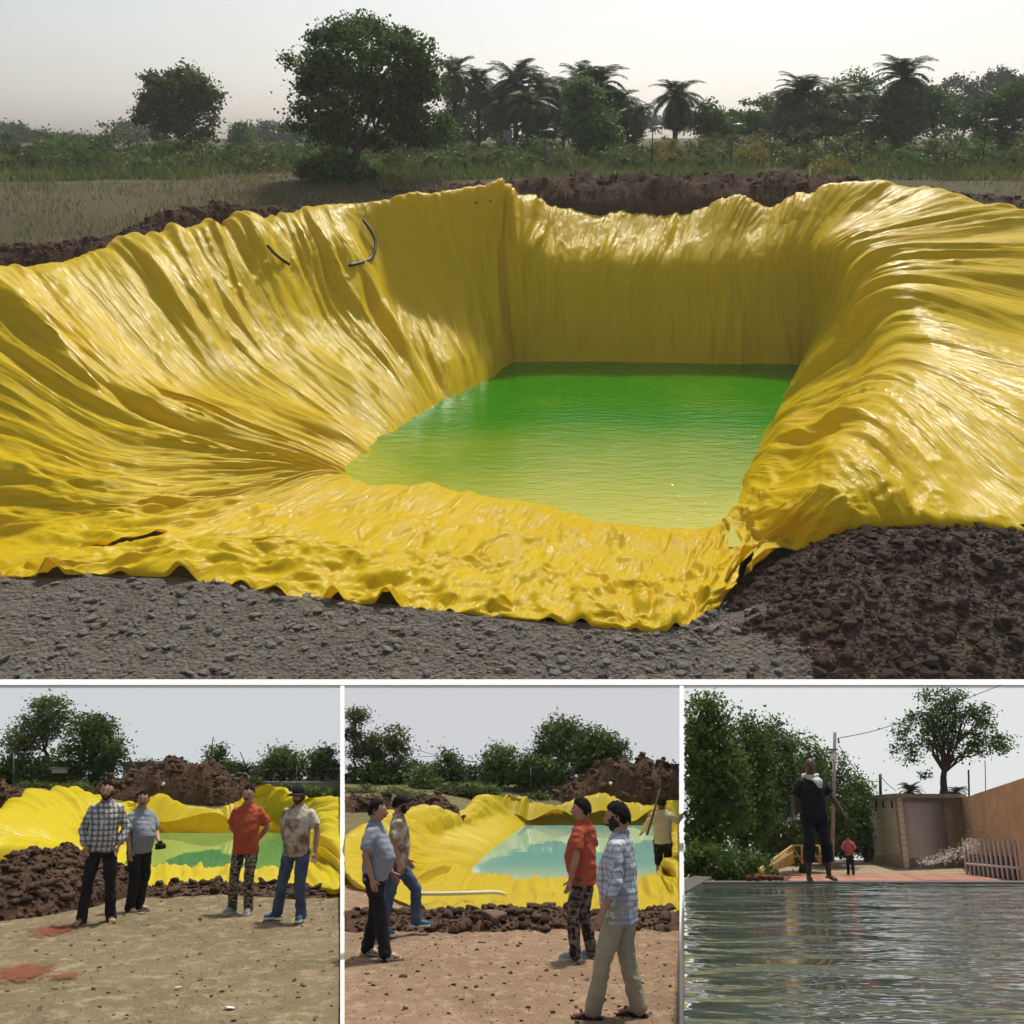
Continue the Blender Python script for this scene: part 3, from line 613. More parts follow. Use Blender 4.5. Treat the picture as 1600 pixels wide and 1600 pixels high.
MT.update(
    eye_white=mat('eye_white', (.6, .57, .52), rough=.3), black=mat('black_iris', (.01, .008, .006), rough=.25), lips=mat('lips', (.16, .06, .045), rough=.5), white=mat('white_plastic', (.75, .75, .73), rough=.5),
    skin=mat('brown_skin', (.47, .27, .17), (.39, .215, .13), 9, .55, bump=.1, bscale=60, bdist=.004), skin2=mat('tan_skin', (.52, .31, .20), (.44, .25, .155), 9, .55, bump=.1, bscale=60, bdist=.004), skin3=mat('backlit_dark_skin', (.115, .066, .046), (.085, .049, .034), 9, .45, bump=.1, bscale=60, bdist=.004),  # third skin has the shade of a backlit figure put into its colour
    hair=mat('black_hair', (.012, .010, .009), (.02, .017, .015), 60, .85, .1, bump=.6, bscale=180, bdist=.006, stretch=(1, 1, .3)),
    stubble=mat('dark_beard', (.035, .024, .018), (.06, .04, .028), 90, .9, .1, bump=.5, bscale=200, bdist=.005),
    blk_cloth=mat('black_cloth', (.012, .012, .014), (.02, .02, .023), 8, .85, .2, .4, 14, bdist=.02), char_cloth=mat('charcoal_cloth', (.014, .014, .018), (.022, .022, .028), 8, .85, .2, .4, 14, bdist=.02),
    grey_cloth=mat('grey_knit', (.30, .33, .38), (.25, .28, .33), 7, .9, .2, .4, 14, bdist=.02), red_cloth=mat('red_knit', (.50, .11, .055), (.42, .085, .042), 7, .9, .2, .4, 14, bdist=.02),
    jeans=mat('blue_denim', (.045, .07, .13), (.09, .13, .20), 7, .9, .2, .4, 18, bdist=.02), khaki=mat('pale_khaki', (.42, .38, .28), (.35, .31, .22), 7, .9, .2, .4, 14, bdist=.02),
    cream=mat('cream_cloth', (.58, .53, .40), (.5, .45, .33), 7, .9, .2, .4, 14, bdist=.02), pink=mat('pink_cloth', (.50, .16, .15), (.42, .12, .11), 7, .9, .2, .4, 14, bdist=.02), orange_vest=mat('orange_vest', (.75, .13, .02), (.62, .1, .015), 6, .8, .3, .3, 14, bdist=.02),
    scarf=mat('white_scarf', (.72, .70, .66), (.6, .58, .55), 12, .9, .2, .5, 24, bdist=.02), brown_leather=mat('brown_leather', (.07, .04, .025), (.1, .055, .03), 20, .55), white_shoe=mat('white_sandal', (.55, .52, .46), (.45, .42, .37), 20, .6),
    grey_shoe=mat('grey_shoe', (.26, .29, .32), (.4, .42, .44), 16, .7), blue_shoe=mat('blue_shoe', (.015, .14, .27), (.02, .09, .18), 16, .6), black_shoe=mat('black_sandal', (.012, .012, .012), rough=.5),
    plaid_bw=pattern_mat('black_white_plaid', plaid((.58, .58, .56), [(0, .42, (.07, .07, .08), .72), (.1, .08, (.55, .55, .53), .6)], 15.)),
    plaid_blue=pattern_mat('blue_white_plaid', plaid((.62, .64, .68), [(0, .22, (.18, .20, .27), .62), (.45, .08, (.2, .22, .3), .6)], 10.)),
    camo=pattern_mat('camouflage', camo([(.22, .19, .13), (.10, .085, .05), (.30, .26, .19), (.03, .026, .02)], 13.)), tiger=pattern_mat('grey_camouflage', camo([(.13, .12, .10), (.07, .06, .055), (.22, .19, .16), (.025, .02, .02)], 11.)),
    dye=pattern_mat('brown_tie_dye', dye((.62, .56, .46), (.20, .12, .07), (.4, .3, .2))),
    bark=mat('bark', (.075, .055, .04), (.045, .033, .025), 6, .9, .2, .8, 12, stretch=(1, 1, .25), bdist=.06),
    leaf_dark=leaf_mat('leaf_dark', (.034, .075, .015), (.105, .18, .034)), leaf_mid=leaf_mat('leaf_mid', (.05, .10, .02), (.14, .23, .05)), leaf_olive=leaf_mat('leaf_olive', (.055, .075, .022), (.15, .17, .05)), leaf_light=leaf_mat('leaf_light', (.06, .10, .025), (.17, .22, .06)),
    leaf_palm=leaf_mat('leaf_palm', (.04, .068, .024), (.115, .16, .06), .35), leaf_far=leaf_mat('leaf_far', (.035, .06, .03), (.08, .11, .05)), grass=leaf_mat('grass_blade', (.09, .10, .032), (.25, .22, .09), .3), grass_green=leaf_mat('green_grass_blade', (.065, .105, .022), (.17, .21, .055), .3), yellow_bloom=leaf_mat('yellow_bloom', (.35, .27, .03), (.2, .2, .04), .3),
    dirt=mat('dark_brown_dirt', (.085, .042, .025), (.045, .024, .016), 1.2, .95, .15, .9, 5, c3=(.12, .065, .04), scale3=6, bdist=.25), clod=mat('dirt_clod', (.095, .055, .035), (.05, .03, .02), 2.5, .95, .15, .7, 9, bdist=.15), clod2=mat('dark_clod', (.075, .05, .036), (.045, .03, .022), 2.5, .95, .15, .7, 9, bdist=.15), clod3=mat('red_clod', (.13, .06, .035), (.075, .036, .022), 2.5, .95, .15, .7, 9, bdist=.15),
    stone=mat('grey_stone', (.23, .21, .185), (.14, .128, .112), 3, .9, .25, .5, 12, bdist=.08), stone2=mat('brown_stone', (.23, .185, .14), (.15, .115, .086), 3, .9, .25, .5, 12, bdist=.08), stone3=mat('blue_grey_stone', (.20, .195, .185), (.125, .12, .112), 3, .85, .25, .5, 12, bdist=.08),
    wood=mat('old_wood', (.16, .11, .07), (.09, .06, .04), 8, .8, .2, .4, 20, stretch=(1, 1, .2)), bamboo=mat('yellow_bamboo', (.50, .36, .12), (.38, .25, .08), 6, .6), metal=mat('grey_metal', (.22, .22, .22), (.15, .15, .15), 6, .6, metal=.3), concrete=mat('grey_concrete', (.30, .29, .27), (.22, .21, .19), 4, .9, .2, .4, 15), rubber=mat('black_hose', (.015, .015, .017), rough=.5), wire=mat('black_wire', (.02, .02, .02), rough=.6),
    wall_white=mat('white_painted_wall', (.80, .80, .78), (.76, .76, .74), 3, .7), lamp_glass=mat('lamp_cover', (.80, .82, .84), rough=.25),
)
# ================================================================== the big pond
ZW = -1.0
def rowY(r):       # how far back the right bank lies where it is seen at row r
    return float(np.interp(r, [285, 330, 380, 440, 520, 580, 690, 805], [98, 93, 86, 78, 68, 62, 52, 44]))
def A_(x, y): return UP.Z(x, y, ZW)
ST = []
def st(a, b, c, drop=None, out=None):
    """water line, half way up, top edge, then over the edge"""
    A = A_(*a[:2]) if len(a) == 2 else UP.Y(*a); B = UP.Y(*b); Cc = UP.Y(*c)
    d = (Cc - A); d.z = 0; d.normalize()
    inn = A - d * 1.4 + Vector((0, 0, -1.6)); D = Cc + d * (out if out is not None else 1.6) + Vector((0, 0, drop if drop is not None else -1.3))
    ST.append((inn, A, (A * .45 + B * .55) + Vector((0, 0, -.1)), B, B * .45 + Cc * .55 + Vector((0, 0, .25)), Cc, D))
G0 = lambda x, y: (x, y, UP.Z(x, y, .25).y)
# near side, left to right
NEAR = [((530, 748), (280, 835), (20, 893)), ((580, 758), (400, 840), (170, 892)), ((650, 764), (500, 850), (330, 900)), ((740, 775), (620, 858), (480, 926)), ((820, 785), (720, 868), (610, 938)), ((880, 800), (810, 876), (730, 950)),
        ((950, 818), (900, 888), (850, 963)), ((1020, 824), (985, 900), (965, 974)), ((1080, 826), (1050, 905), (1055, 976)), ((1120, 823), (1110, 890), (1112, 945))]
for a, b, c in NEAR: st(a, (b[0], b[1], UP.Z(b[0], b[1], -.1).y), G0(*c), -.06, .5)
st((1136, 808), (1180, 845, 47.5), (1190, 885, 45.6), -.5, .5)
for a, b, c in [((1160, 775), (1265, 770), (1320, 818)), ((1185, 728), (1345, 700), (1480, 806)), ((1205, 682), (1400, 610), (1680, 806)), ((1222, 640), (1420, 520), (1800, 640)), ((1236, 606), (1390, 440), (1780, 470)), ((1248, 582), (1350, 395), (1700, 360))]:
    st(a, (*b, rowY(b[1])), (*c, rowY(c[1])), -.5 if c[1] > 700 else -1.2, .4 if c[1] > 700 else 1.5)
for a, b, c in [((1254, 572), (1315, 378, 88), (1560, 328, 93)), ((1257, 570), (1288, 378, 91), (1440, 296, 97)), ((1256, 570), (1262, 388, 94), (1340, 284, 99)), ((1232, 569), (1225, 400, 95.5), (1250, 308, 102)), ((1170, 568), (1160, 408, 96), (1190, 322, 103)), ((1115, 567), (1105, 412, 96), (1134, 310, 103.5)),
                ((1060, 567), (1050, 416, 96), (1080, 330, 104)), ((1000, 566), (1000, 416, 96), (1030, 334, 104)), ((940, 565), (945, 416, 96), (975, 334, 104)), ((880, 565), (880, 414, 96), (885, 326, 104)), ((835, 565), (835, 402, 96), (845, 318, 103)), ((806, 565), (800, 400, 96), (797, 296, 101)),
                ((797, 568), (782, 428, 96), (778, 287, 100)), ((765, 590), (735, 450, 94), (700, 300, 98)), ((715, 612), (660, 462, 91), (610, 308, 97)), ((670, 635), (580, 480, 87), (500, 322, 95)), ((635, 655), (500, 508, 82), (400, 358, 90)), ((600, 680), (420, 538, 77), (300, 366, 85)), ((565, 703), (340, 570, 71.5), (180, 385, 80)), ((540, 724), (260, 605, 66.5), (80, 415, 74)),
                ((522, 736), (200, 645, 62), (-40, 455, 68)), ((515, 741), (170, 695, 57.5), (-130, 540, 62)), ((513, 743), (170, 745, 54), (-150, 650, 57)), ((516, 744), (190, 783, 51.5), (-150, 760, 52)), ((520, 745), (220, 808, 50), (-120, 850, 48.5))]:
    st(a, b, c)
MT['tarp'] = tarp_mat('yellow_tarpaulin', (.80, .555, .002), (.84, .595, .003), rough=.3, trans=.24, bs=.34, spec=.12, stretch=(.5, .1), fine=(1.6, .25))
P, S, T, kt, q = sheet(ST, 1400, 270)
N = normals(P); tq = np.broadcast_to(q[None, :], S.shape)
wx = S + 2.2 * n2(S * .09, T * .10, 3) + .8 * n2(S * .3, T * .12, 5)
amp = np.interp(tq, [0, 1, 1.5, 3, 4, 5, 5.5, 6], [0, .35, .8, 1.0, 1.1, .9, .7, .2])
# how loose the sheet lies: deep crumples on the flat near side, long folds on the banks
near = np.clip((58 - P[..., 1]) / 6, 0, 1) * np.clip((3.0 - P[..., 2]) / 2.5, 0, 1)
farw = np.clip((P[..., 1] - 90) / 5, 0, 1)
big = ridge(wx * .13, T * .022, 1) ** 1.5 * .85 + ridge(wx * .30 + 9, T * .035, 2) ** 2 * .38 + ridge(wx * .62, T * .05, 4) ** 3 * .26 + ridge(wx * 1.3 + .25 * T, T * .09, 6) ** 3 * .12 + ridge(wx * 2.6 - .2 * T, T * .16, 7) ** 2 * .045
mk = [np.clip(.55 + 1.5 * n2(S * .055 + 7 * i_, T * .06 + i_, 90 + i_), .05, 1.4) for i_ in range(3)]
big = ridge(wx * .13, T * .022, 1) ** 1.2 * .8 + mk[0] * ridge(wx * .30 + 9, T * .035, 2) ** 1.3 * .50 + mk[1] * ridge(wx * .62 + .12 * T, T * .045, 4) ** 1.3 * .34 + mk[2] * ridge(wx * 1.15 + .25 * T, T * .07, 6) ** 1.3 * .12 + mk[0] * ridge(wx * 2.2 - .2 * T, T * .12, 7) ** 1.2 * .035
cx = S + 1.6 * n2(S * .22, T * .22, 21); ct = T + 1.6 * n2(S * .22, T * .22, 22)
crum = ridge(cx * .16, ct * .25, 23) * .40 + ridge(cx * .33 + ct * .25, ct * .4, 24) * .26 + ridge(cx * .7, ct * .8 - cx * .4, 25) * .17 + ridge(cx * 1.5 + ct, ct * 1.4, 26) * .075
ux = S + .9 * n2(S * .12, T * .15, 33); ut = T + 1.5 * n2(S * .1, T * .12, 34); sh_t = .35 * ut
film = mk[1] * tri(ux * .30 + sh_t * .25, ut * .085, 35) * 1.15 + tri(ux * .62 - sh_t * .3, ut * .15, 36) * .52 * mk[0] + tri(ux * 1.25 + sh_t * .8, ut * .26, 37) * .17 * mk[2] + tri(ux * 2.3, ut * .5 + ux * .3, 38) * .05
film2 = tri(cx * .30, ct * .36 + cx * .1, 39) * .7 + tri(cx * .66 + ct * .2, ct * .75, 40) * .40 + tri(cx * 1.4, ct * 1.5 - cx * .3, 41) * .15 + tri(cx * 2.7 + ct, ct * 2.6, 42) * .05
big = big * .62 + film * 1.0; crum = .25 * crum + film2 * 1.0
disp = amp * (big * (1 - near) * (1 - .35 * farw) + crum * (near * 1.0 + .22 * (1 - near)))
disp -= amp * .7
P = P + N * disp[..., None]
# scalloped hem on the gravel side
hem = near * np.clip((q[None, :] - 4.6) / .5, 0, 1); P[..., 2] += hem * (.62 * np.maximum(0, n2(S * .30, 0 * S, 31)) ** 1.2 * 2.0)
P[..., 2] = np.where((tq > 4.7) & (near > .3), np.maximum(P[..., 2], .07), P[..., 2])
tarp = link('pond_liner', grid_mesh('pond_liner', P, np.stack([S, T], -1)), MT['tarp'])
tag(tarp, 'big wrinkled yellow plastic sheet lining the deep pond with bright green water', 'tarpaulin')
# water
wpts = [s_[1] for s_ in ST]; c0 = sum(wpts, Vector()) / len(wpts)
NX, NY = 60, 60; gx = np.linspace(-14, 30, NX); gy = np.linspace(48, 97, NY); GX, GY = np.meshgrid(gx, gy, indexing='ij')
dep = np.clip((GY - 52) / 22, 0, 1) ** .7 * np.clip((GX + 13 + (GY - 60) * .55) / 8, .12, 1)
dep = np.clip(dep + .12 * fbm(GX * .1, GY * .1, 3, 8), 0, 1)
MT['water_green'] = water_mat('green_water', (.016, .20, .003), (.46, .44, .03), (.75, 2.2), .6, .14, .06, (1, 2.0, 1), .32)
wat = link('pond_water', grid_mesh('pond_water', np.stack([GX, GY, 0 * GX + ZW], -1), attr={'depth': dep}), MT['water_green']); tag(wat, kind='structure')
# pieces of black hose lying on the liner
def on_surface(px, py, Pg=P, fr=UP, lift=.12):
    o = np.array([0, 0, HC]) if fr is UP else np.zeros(3); d = np.array(fr.d(px, py)); V = Pg.reshape(-1, 3) - o; d = d / np.linalg.norm(d); t = V @ d; r = np.linalg.norm(V - t[:, None] * d, axis=1) + .004 * t
    i = np.argmin(r); return Vector(o + d * (t[i] - lift))
for lab, pts in (('short bent black hose lying on the left bank of yellow sheet', ((418, 383), (428, 395), (440, 405), (452, 413))), ('longer curved black hose hooked over the folds of the yellow sheet', ((568, 344), (578, 358), (586, 375), (586, 392), (578, 405), (562, 411), (545, 415)))):
    pp = [on_surface(*p_, lift=.5) for p_ in pts]; pp = [Vector(v) for v in cr([list(v) for v in pp], np.linspace(0, len(pp) - 1, 20))]; b0 = pp[-1].copy(); mb = MB().tube([v - b0 for v in pp], .13, 8)
    tag(link('hose', mb.mesh('hose'), MT['rubber'], M=Matrix.Translation(b0)), lab, 'hose', 'black hoses on the yellow sheet')

# ------------------------------------------------------------------ gravel in front, earth mound on the right
hem_pts = [s_[5] for s_ in ST[:14]]; hem_in = [s_[4] for s_ in ST[:14]]
left_ext = [Vector((-60, 46, 0.1)), Vector((-40, 46.5, 0.1))]; left_in = [Vector((-60, 53, -3.)), Vector((-40, 53, -3.))]
HE = left_ext + hem_pts; HI = left_in + [v + Vector((0, .4, -2.2)) for v in hem_in]
fp = [(-900, 1074), (-500, 1074)] + [(float(np.interp(i, [0, 9, 10, 11, 12, 13], [-20, 1060, 1130, 1240, 1420, 1680])), 1074) for i in range(14)]
def front(px, py):
    z = float(np.interp(px, [1080, 1250, 1500], [0, .0, .0])); return UP.Z(px, py, z)
LO_ = []
for (px, py), e, i_ in zip(fp, HE, HI):
    f = front(px, py); m1 = f * .6 + e * .4; m2 = f * .25 + e * .75; k = max(0, e.z - .3); m1.z += k * .25; m2.z += k * .22; m1.z = max(0, m1.z) ; e2 = e + Vector((0, 0, -.22 - .25 * min(1, max(0, e.z - .3))))
    LO_.append((f, m1, m2, e2, i_))
GP, GS, GT, gk, gq = sheet(LO_, 420, 90, closed=False)
mound = np.clip((GP[..., 2] - .25) / 1.2, 0, 1)
GP[..., 2] += (.05 * fbm(GP[..., 0] * .6, GP[..., 1] * .6, 4, 41) + .05 * ridge(GP[..., 0] * 1.7, GP[..., 1] * 1.7, 42)) * np.clip(3.2 - gq[None, :], 0, 1) + mound * .25 * fbm(GP[..., 0] * .5, GP[..., 1] * .5, 4, 43) * np.clip(3. - gq[None, :], 0, 1)
isd = np.clip((GP[..., 0] - 7.9 + (44 - GP[..., 1]) * -.18 + 1.4 * fbm(GP[..., 0] * .4, GP[..., 1] * .4, 3, 45)) / 1.6, 0, 1)
gm = bpy.data.materials.new('gravel_and_earth'); gm.use_nodes = True; nt = gm.node_tree; pb = nt.nodes['Principled BSDF']; tc = nd(nt, 'ShaderNodeTexCoord').outputs['Object']
v1 = nd(nt, 'ShaderNodeTexVoronoi', i_Vector=tc, i_Scale=4.5); n1 = nd(nt, 'ShaderNodeTexNoise', i_Vector=tc, i_Scale=1.1, i_Detail=8., i_Roughness=.7).outputs[0]
cg = mix_(nt, ramp_(nt, n1, .35, .65), (.135, .112, .09), (.085, .07, .056)); cg = mix_(nt, math_(nt, 'MULTIPLY', nd(nt, 'ShaderNodeSeparateColor', i_0=v1.outputs['Color']).outputs[0], .5), cg, (.20, .175, .145))
ce = mix_(nt, ramp_(nt, n1, .35, .65), (.10, .068, .046), (.05, .034, .024)); at = nd(nt, 'ShaderNodeAttribute', attribute_name='depth').outputs['Fac']
nt.links.new(mix_(nt, at, cg, ce), pb.inputs['Base Color']); pb.inputs['Roughness'].default_value = .95; pb.inputs['Specular IOR Level'].default_value = .2
nt.links.new(nd(nt, 'ShaderNodeBump', i_Strength=.9, i_Distance=.15, i_Height=math_(nt, 'SUBTRACT', n1, v1.outputs['Distance'])).outputs[0], pb.inputs['Normal'])
grav = link('gravel_ground', grid_mesh('gravel_ground', GP, attr={'depth': isd}), gm); tag(grav, kind='structure')
sk_ = MB(); fl = [GP[i, 0] for i in range(0, 420, 6)]; V = [v + np.array([0, 0, 0]) for v in fl] + [np.array([v[0], v[1] + .2, -9]) for v in fl]; n_ = len(fl); sk_.add(V, [(i, i + 1, n_ + i + 1, n_ + i) for i in range(n_ - 1)]); link('reflector_skirt', sk_.mesh('reflector_skirt'), MT['wall_white'], grav)  # unseen skirt added below the edge, white to brighten the tank water's reflections
def samp(lo, hi, dirt):
    def f(n):
        out = []
        while len(out) < n:
            i = RNG.integers(0, 420); j = RNG.integers(0, 90); p_ = GP[i, j]
            if not (0 <= gq[j] <= 3.02): continue
            if abs(p_[0]) > 28 or (isd[i, j] > .5) != dirt: continue
            out.append(p_ + np.array([RNG.uniform(-.1, .1), RNG.uniform(-.1, .1), 0]))
        return np.array(out)
    return f
SV_ = [stone_mesh(i, .5, .45, 1) for i in range(6)]; CV_ = [stone_mesh(i + 20, .8, .6, 2) for i in range(6)]
scatter(UP, 'stone', 300, 16000, samp(0, 1, False), lambda n: np.minimum(.5, .04 * RNG.pareto(2.0, n) + .04), SV_, [MT['stone'], MT['stone2'], MT['stone3']], grav, 'gravel')
scatter(UP, 'earth_clod', 300, 14000, samp(0, 1, True), lambda n: np.minimum(.6, .045 * RNG.pareto(1.8, n) + .035), CV_, [MT['clod'], MT['clod2'], MT['clod2']], grav, 'loose_earth', False)

# ------------------------------------------------------------------ the field behind
FY = [40, 75, 85, 95, 115, 150, 200, 300, 600, 1500, 4000]; FZ = [6, 9.2, 10.4, 12.0, 14.0, 14.9, 15.5, 16.3, 17.2, 17.9, 18.1]
def fz(x, y):
    x = np.asarray(x, float); y = np.asarray(y, float); return np.interp(y, FY, FZ) + .25 * fbm(x * .05, y * .05, 3, 51) * np.clip((y - 60) / 30, 0, 1) - np.clip((y - 250) / 200, 0, 1) * .3 * n2(x * .01, y * .01, 52)
crest = np.array([[s_[5].x, s_[5].y] for s_ in ST])
def inside(x, y, poly):
    r = np.zeros(x.shape, bool); n = len(poly)
    for i in range(n):
        x1, y1 = poly[i]; x2, y2 = poly[(i + 1) % n]; c = ((y1 > y) != (y2 > y)) & (x < (x2 - x1) * (y - y1) / (y2 - y1 + 1e-12) + x1); r ^= c
    return r
xs = np.concatenate([np.linspace(-1500, -90, 30)[:-1], np.linspace(-90, 90, 240), np.linspace(90, 1500, 30)[1:]]); ys = np.concatenate([np.linspace(52, 130, 130), np.linspace(130, 300, 60)[1:], np.geomspace(300, 4000, 30)[1:]])
FX, FYY = np.meshgrid(xs, ys, indexing='ij'); FZZ = fz(FX, FYY); ins = inside(FX, FYY, crest)

dmin = np.full(FX.shape, 1e9); zc = np.zeros(FX.shape)
for c_ in P[::4, :][:, np.argmin(np.abs(q - 5.3))]:
    d_ = np.hypot(FX - c_[0], FYY - c_[1]); k_ = d_ < dmin; dmin = np.where(k_, d_, dmin); zc = np.where(k_, c_[2], zc)
FZZ = np.minimum(FZZ, zc - .25 + .35 * np.maximum(0, dmin - .8)); FZZ = np.where(ins & (dmin > 1.6), -6, np.where(ins, zc - 1.2, FZZ)); FZZ = np.where((FX > 20) & (FYY < 85), np.minimum(FZZ, np.interp(FYY, [44, 62, 85, 95], [0, 2.5, 8.0, 12.0])), FZZ)
FZZ = np.where((FYY < 62), np.minimum(FZZ, -2), FZZ)
keep = (~ins) & (FYY > 60); 
MT['field'] = mat('dry_field', (.10, .082, .036), (.068, .074, .026), .12, .95, .15, .7, 1.2, c3=(.13, .085, .05), scale3=.22, bdist=.3)
field = link('field', grid_mesh('field', np.stack([FX, FYY, FZZ], -1)), MT['field']); tag(field, kind='structure')
# earth banks thrown up round the pit
def bank(name, line, wid, hgt, seed, label, n=260, m=26):
    L = np.array([list(p_) for p_ in line]); t = np.linspace(0, len(L) - 1, n); C = cr(L, t); Wd = cr(np.array(wid)[:, None], t)[:, 0]; Hh = cr(np.array(hgt)[:, None], t)[:, 0]
    tg = np.gradient(C, axis=0); tg[:, 2] = 0; tg /= np.linalg.norm(tg, axis=1)[:, None]; nn = np.stack([-tg[:, 1], tg[:, 0], 0 * tg[:, 0]], 1); u = np.linspace(-1, 1, m)
    Pp = C[:, None, :] + nn[:, None, :] * (u[None, :, None] * Wd[:, None, None]); prof = np.maximum(0, 1 - np.abs(u) ** 1.7)[None, :] * Hh[:, None]
    x, y = Pp[..., 0], Pp[..., 1]; Pp[..., 2] += prof * (1 + .35 * fbm(x * .35, y * .35, 4, seed)) + .28 * np.minimum(1, prof) * (ridge(x * .9, y * .9, seed + 1) + ridge(x * 2.1, y * 2.1, seed + 2) * .5) - .4 - 1.8 * (np.abs(u) ** 4)[None, :]
    return Pp
bk = bank('earth_bank', [UP.Y(600, 300, 108), UP.Y(700, 302, 108.5), UP.Y(800, 306, 109), UP.Y(900, 312, 109), UP.Y(1000, 315, 109), UP.Y(1150, 310, 109), UP.Y(1280, 296, 108), UP.Y(1420, 300, 106), UP.Y(1560, 315, 101), UP.Y(1680, 330, 97)], [2.5, 4, 5.5, 6.2, 6.2, 6, 5, 4, 3.5, 3], [.3, .8, 1.6, 2.3, 2.5, 2.3, 1.4, .6, .6, .6], 61, '')
tag(link('earth_bank', grid_mesh('earth_bank', bk), MT['dirt']), 'long low bank of dark red earth behind the far edge of the yellow sheet', 'earth bank')
bk2 = bank('earth_bank', [UP.Y(-120, 440, 71), UP.Y(0, 415, 75), UP.Y(80, 400, 78), UP.Y(180, 380, 82), UP.Y(280, 355, 88), UP.Y(360, 345, 92), UP.Y(440, 342, 95), UP.Y(520, 322, 99)], [3, 3, 3, 2.6, 2.6, 2.6, 2.4, 1.5], [1.3, 1.2, 1.0, .8, 1.5, 1.5, 1.0, .2], 71, '')
tag(link('earth_bank', grid_mesh('earth_bank', bk2), MT['dirt']), 'broken ridge of dark earth along the left bank next to the dry grass', 'earth bank')
# clods on both
def bank_clods(obj_i, Pp, n, smin, seed):
    o = [x for x in bpy.data.objects if x.name.startswith('earth_bank')][obj_i]
    def f(k):
        i = RNG.integers(0, Pp.shape[0], k); j = RNG.integers(5, Pp.shape[1] - 5, k); return Pp[i, j]
    scatter(UP, 'earth_clod', 60, n, f, lambda k: np.minimum(1.1, .16 * RNG.pareto(2.4, k) + smin), CV_, [MT['clod'], MT['clod3'], MT['clod2']], o, 'loose_earth', True)
bank_clods(0, bk, 900, .18, 1); bank_clods(1, bk2, 900, .16, 2)
# dry grass on the field
def grass_pts(n, x0, x1, y0, y1, dens, seed):
    x = RNG.uniform(x0, x1, n); y = y0 + (y1 - y0) * RNG.uniform(0, 1, n) ** 1.6; k = fbm(x * dens, y * dens, 3, seed) > RNG.uniform(-.6, .5, n); x, y = x[k], y[k]; k = ~inside(x, y, crest * 1.0); k &= ~((x > 18) & (y < 97)); x, y = x[k], y[k]; return np.stack([x, y, fz(x, y)], 1)
tag(blade_field('dry_grass', grass_pts(90000, -95, 95, 74, 170, .06, 81), .75, MT['grass'], w_=.045), 'dry yellow green grass covering the open field behind the pond', 'grass', kind='stuff')
tag(blade_field('weeds', grass_pts(60000, -120, 120, 118, 240, .05, 82), 1.5, MT['grass_green'], w_=.09, spread=.5), 'tall green weeds growing between the field and the trees', 'weeds', kind='stuff')
def fbase(px, Y):
    p_ = UP.Y(px, 250, Y); return Vector((p_.x, Y, float(fz(p_.x, Y)) - .05))
# big tree and its neighbours
tree(UP, 'broadleaf_tree', fbase(535, 117), pblobs(UP, 119, [(575, 105, 95, 62), (500, 165, 58, 40), (640, 160, 58, 52), (600, 62, 52, 26), (560, 175, 95, 42), (478, 110, 38, 34), (665, 198, 40, 26), (620, 110, 65, 55), (530, 90, 55, 45), (570, 200, 85, 30), (500, 195, 45, 22), (650, 215, 40, 20)]), 'largest dark green spreading tree standing alone behind the yellow sheet', MT['leaf_dark'], MT['bark'], nclump=190, nleaf=38000, size=.46, clump_r=.8, tr=.55, fork=UP.Y(558, 236, 117), limbs=9, shell=.72)
tree(UP, 'shrub', fbase(520, 115.5), pblobs(UP, 115.5, [(515, 262, 46, 24), (550, 272, 34, 16), (485, 272, 20, 12)]), 'dark shrub crowding the foot of the largest tree', MT['leaf_dark'], MT['bark'], nclump=60, nleaf=4500, size=.5, clump_r=.5, tr=.08, cat='shrub', stem='stem', fol='foliage', limbs=5)
tree(UP, 'broadleaf_tree', fbase(290, 172), pblobs(UP, 173, [(278, 150, 62, 36), (245, 172, 36, 30), (315, 165, 32, 32), (285, 122, 38, 16), (290, 192, 55, 34), (262, 140, 40, 30), (245, 200, 20, 24)]), 'olive green round tree standing left of the largest tree', MT['leaf_olive'], MT['bark'], nclump=150, nleaf=16000, size=.6, clump_r=.75, tr=.4, limbs=14)
tree(UP, 'broadleaf_tree', fbase(915, 158), pblobs(UP, 158, [(915, 185, 42, 50), (905, 150, 25, 22), (930, 215, 40, 25)]), 'mid green bushy tree in front of the palm cluster', MT['leaf_mid'], MT['bark'], nclump=110, nleaf=9000, size=.6, clump_r=.7, tr=.2)
FR, TK = palm_meshes(5), palm_meshes(9)
def palm(px, py, Y, rpx, lab, k):
    me, tk = (FR, TK)[k % 2]; p_ = UP.Y(px, py, Y); r_ = rpx * Y / 1600; b = fbase(px, Y); t = thing('date_palm', UP, b, lab, 'palm', RNG.uniform(0, 6), 'date palms beyond the field')
    c = link('crown', me, MT['leaf_palm'], t); hh = p_.z - b.z; c.matrix_local = Matrix.Translation((0, 0, hh)) @ Matrix.Scale(r_ * 1.22, 4)
    q_ = link('trunk', tk, MT['bark'], t); q_.matrix_local = Matrix.Translation((0, 0, hh)) @ Matrix.Diagonal((r_, r_, hh / 2.3, 1))
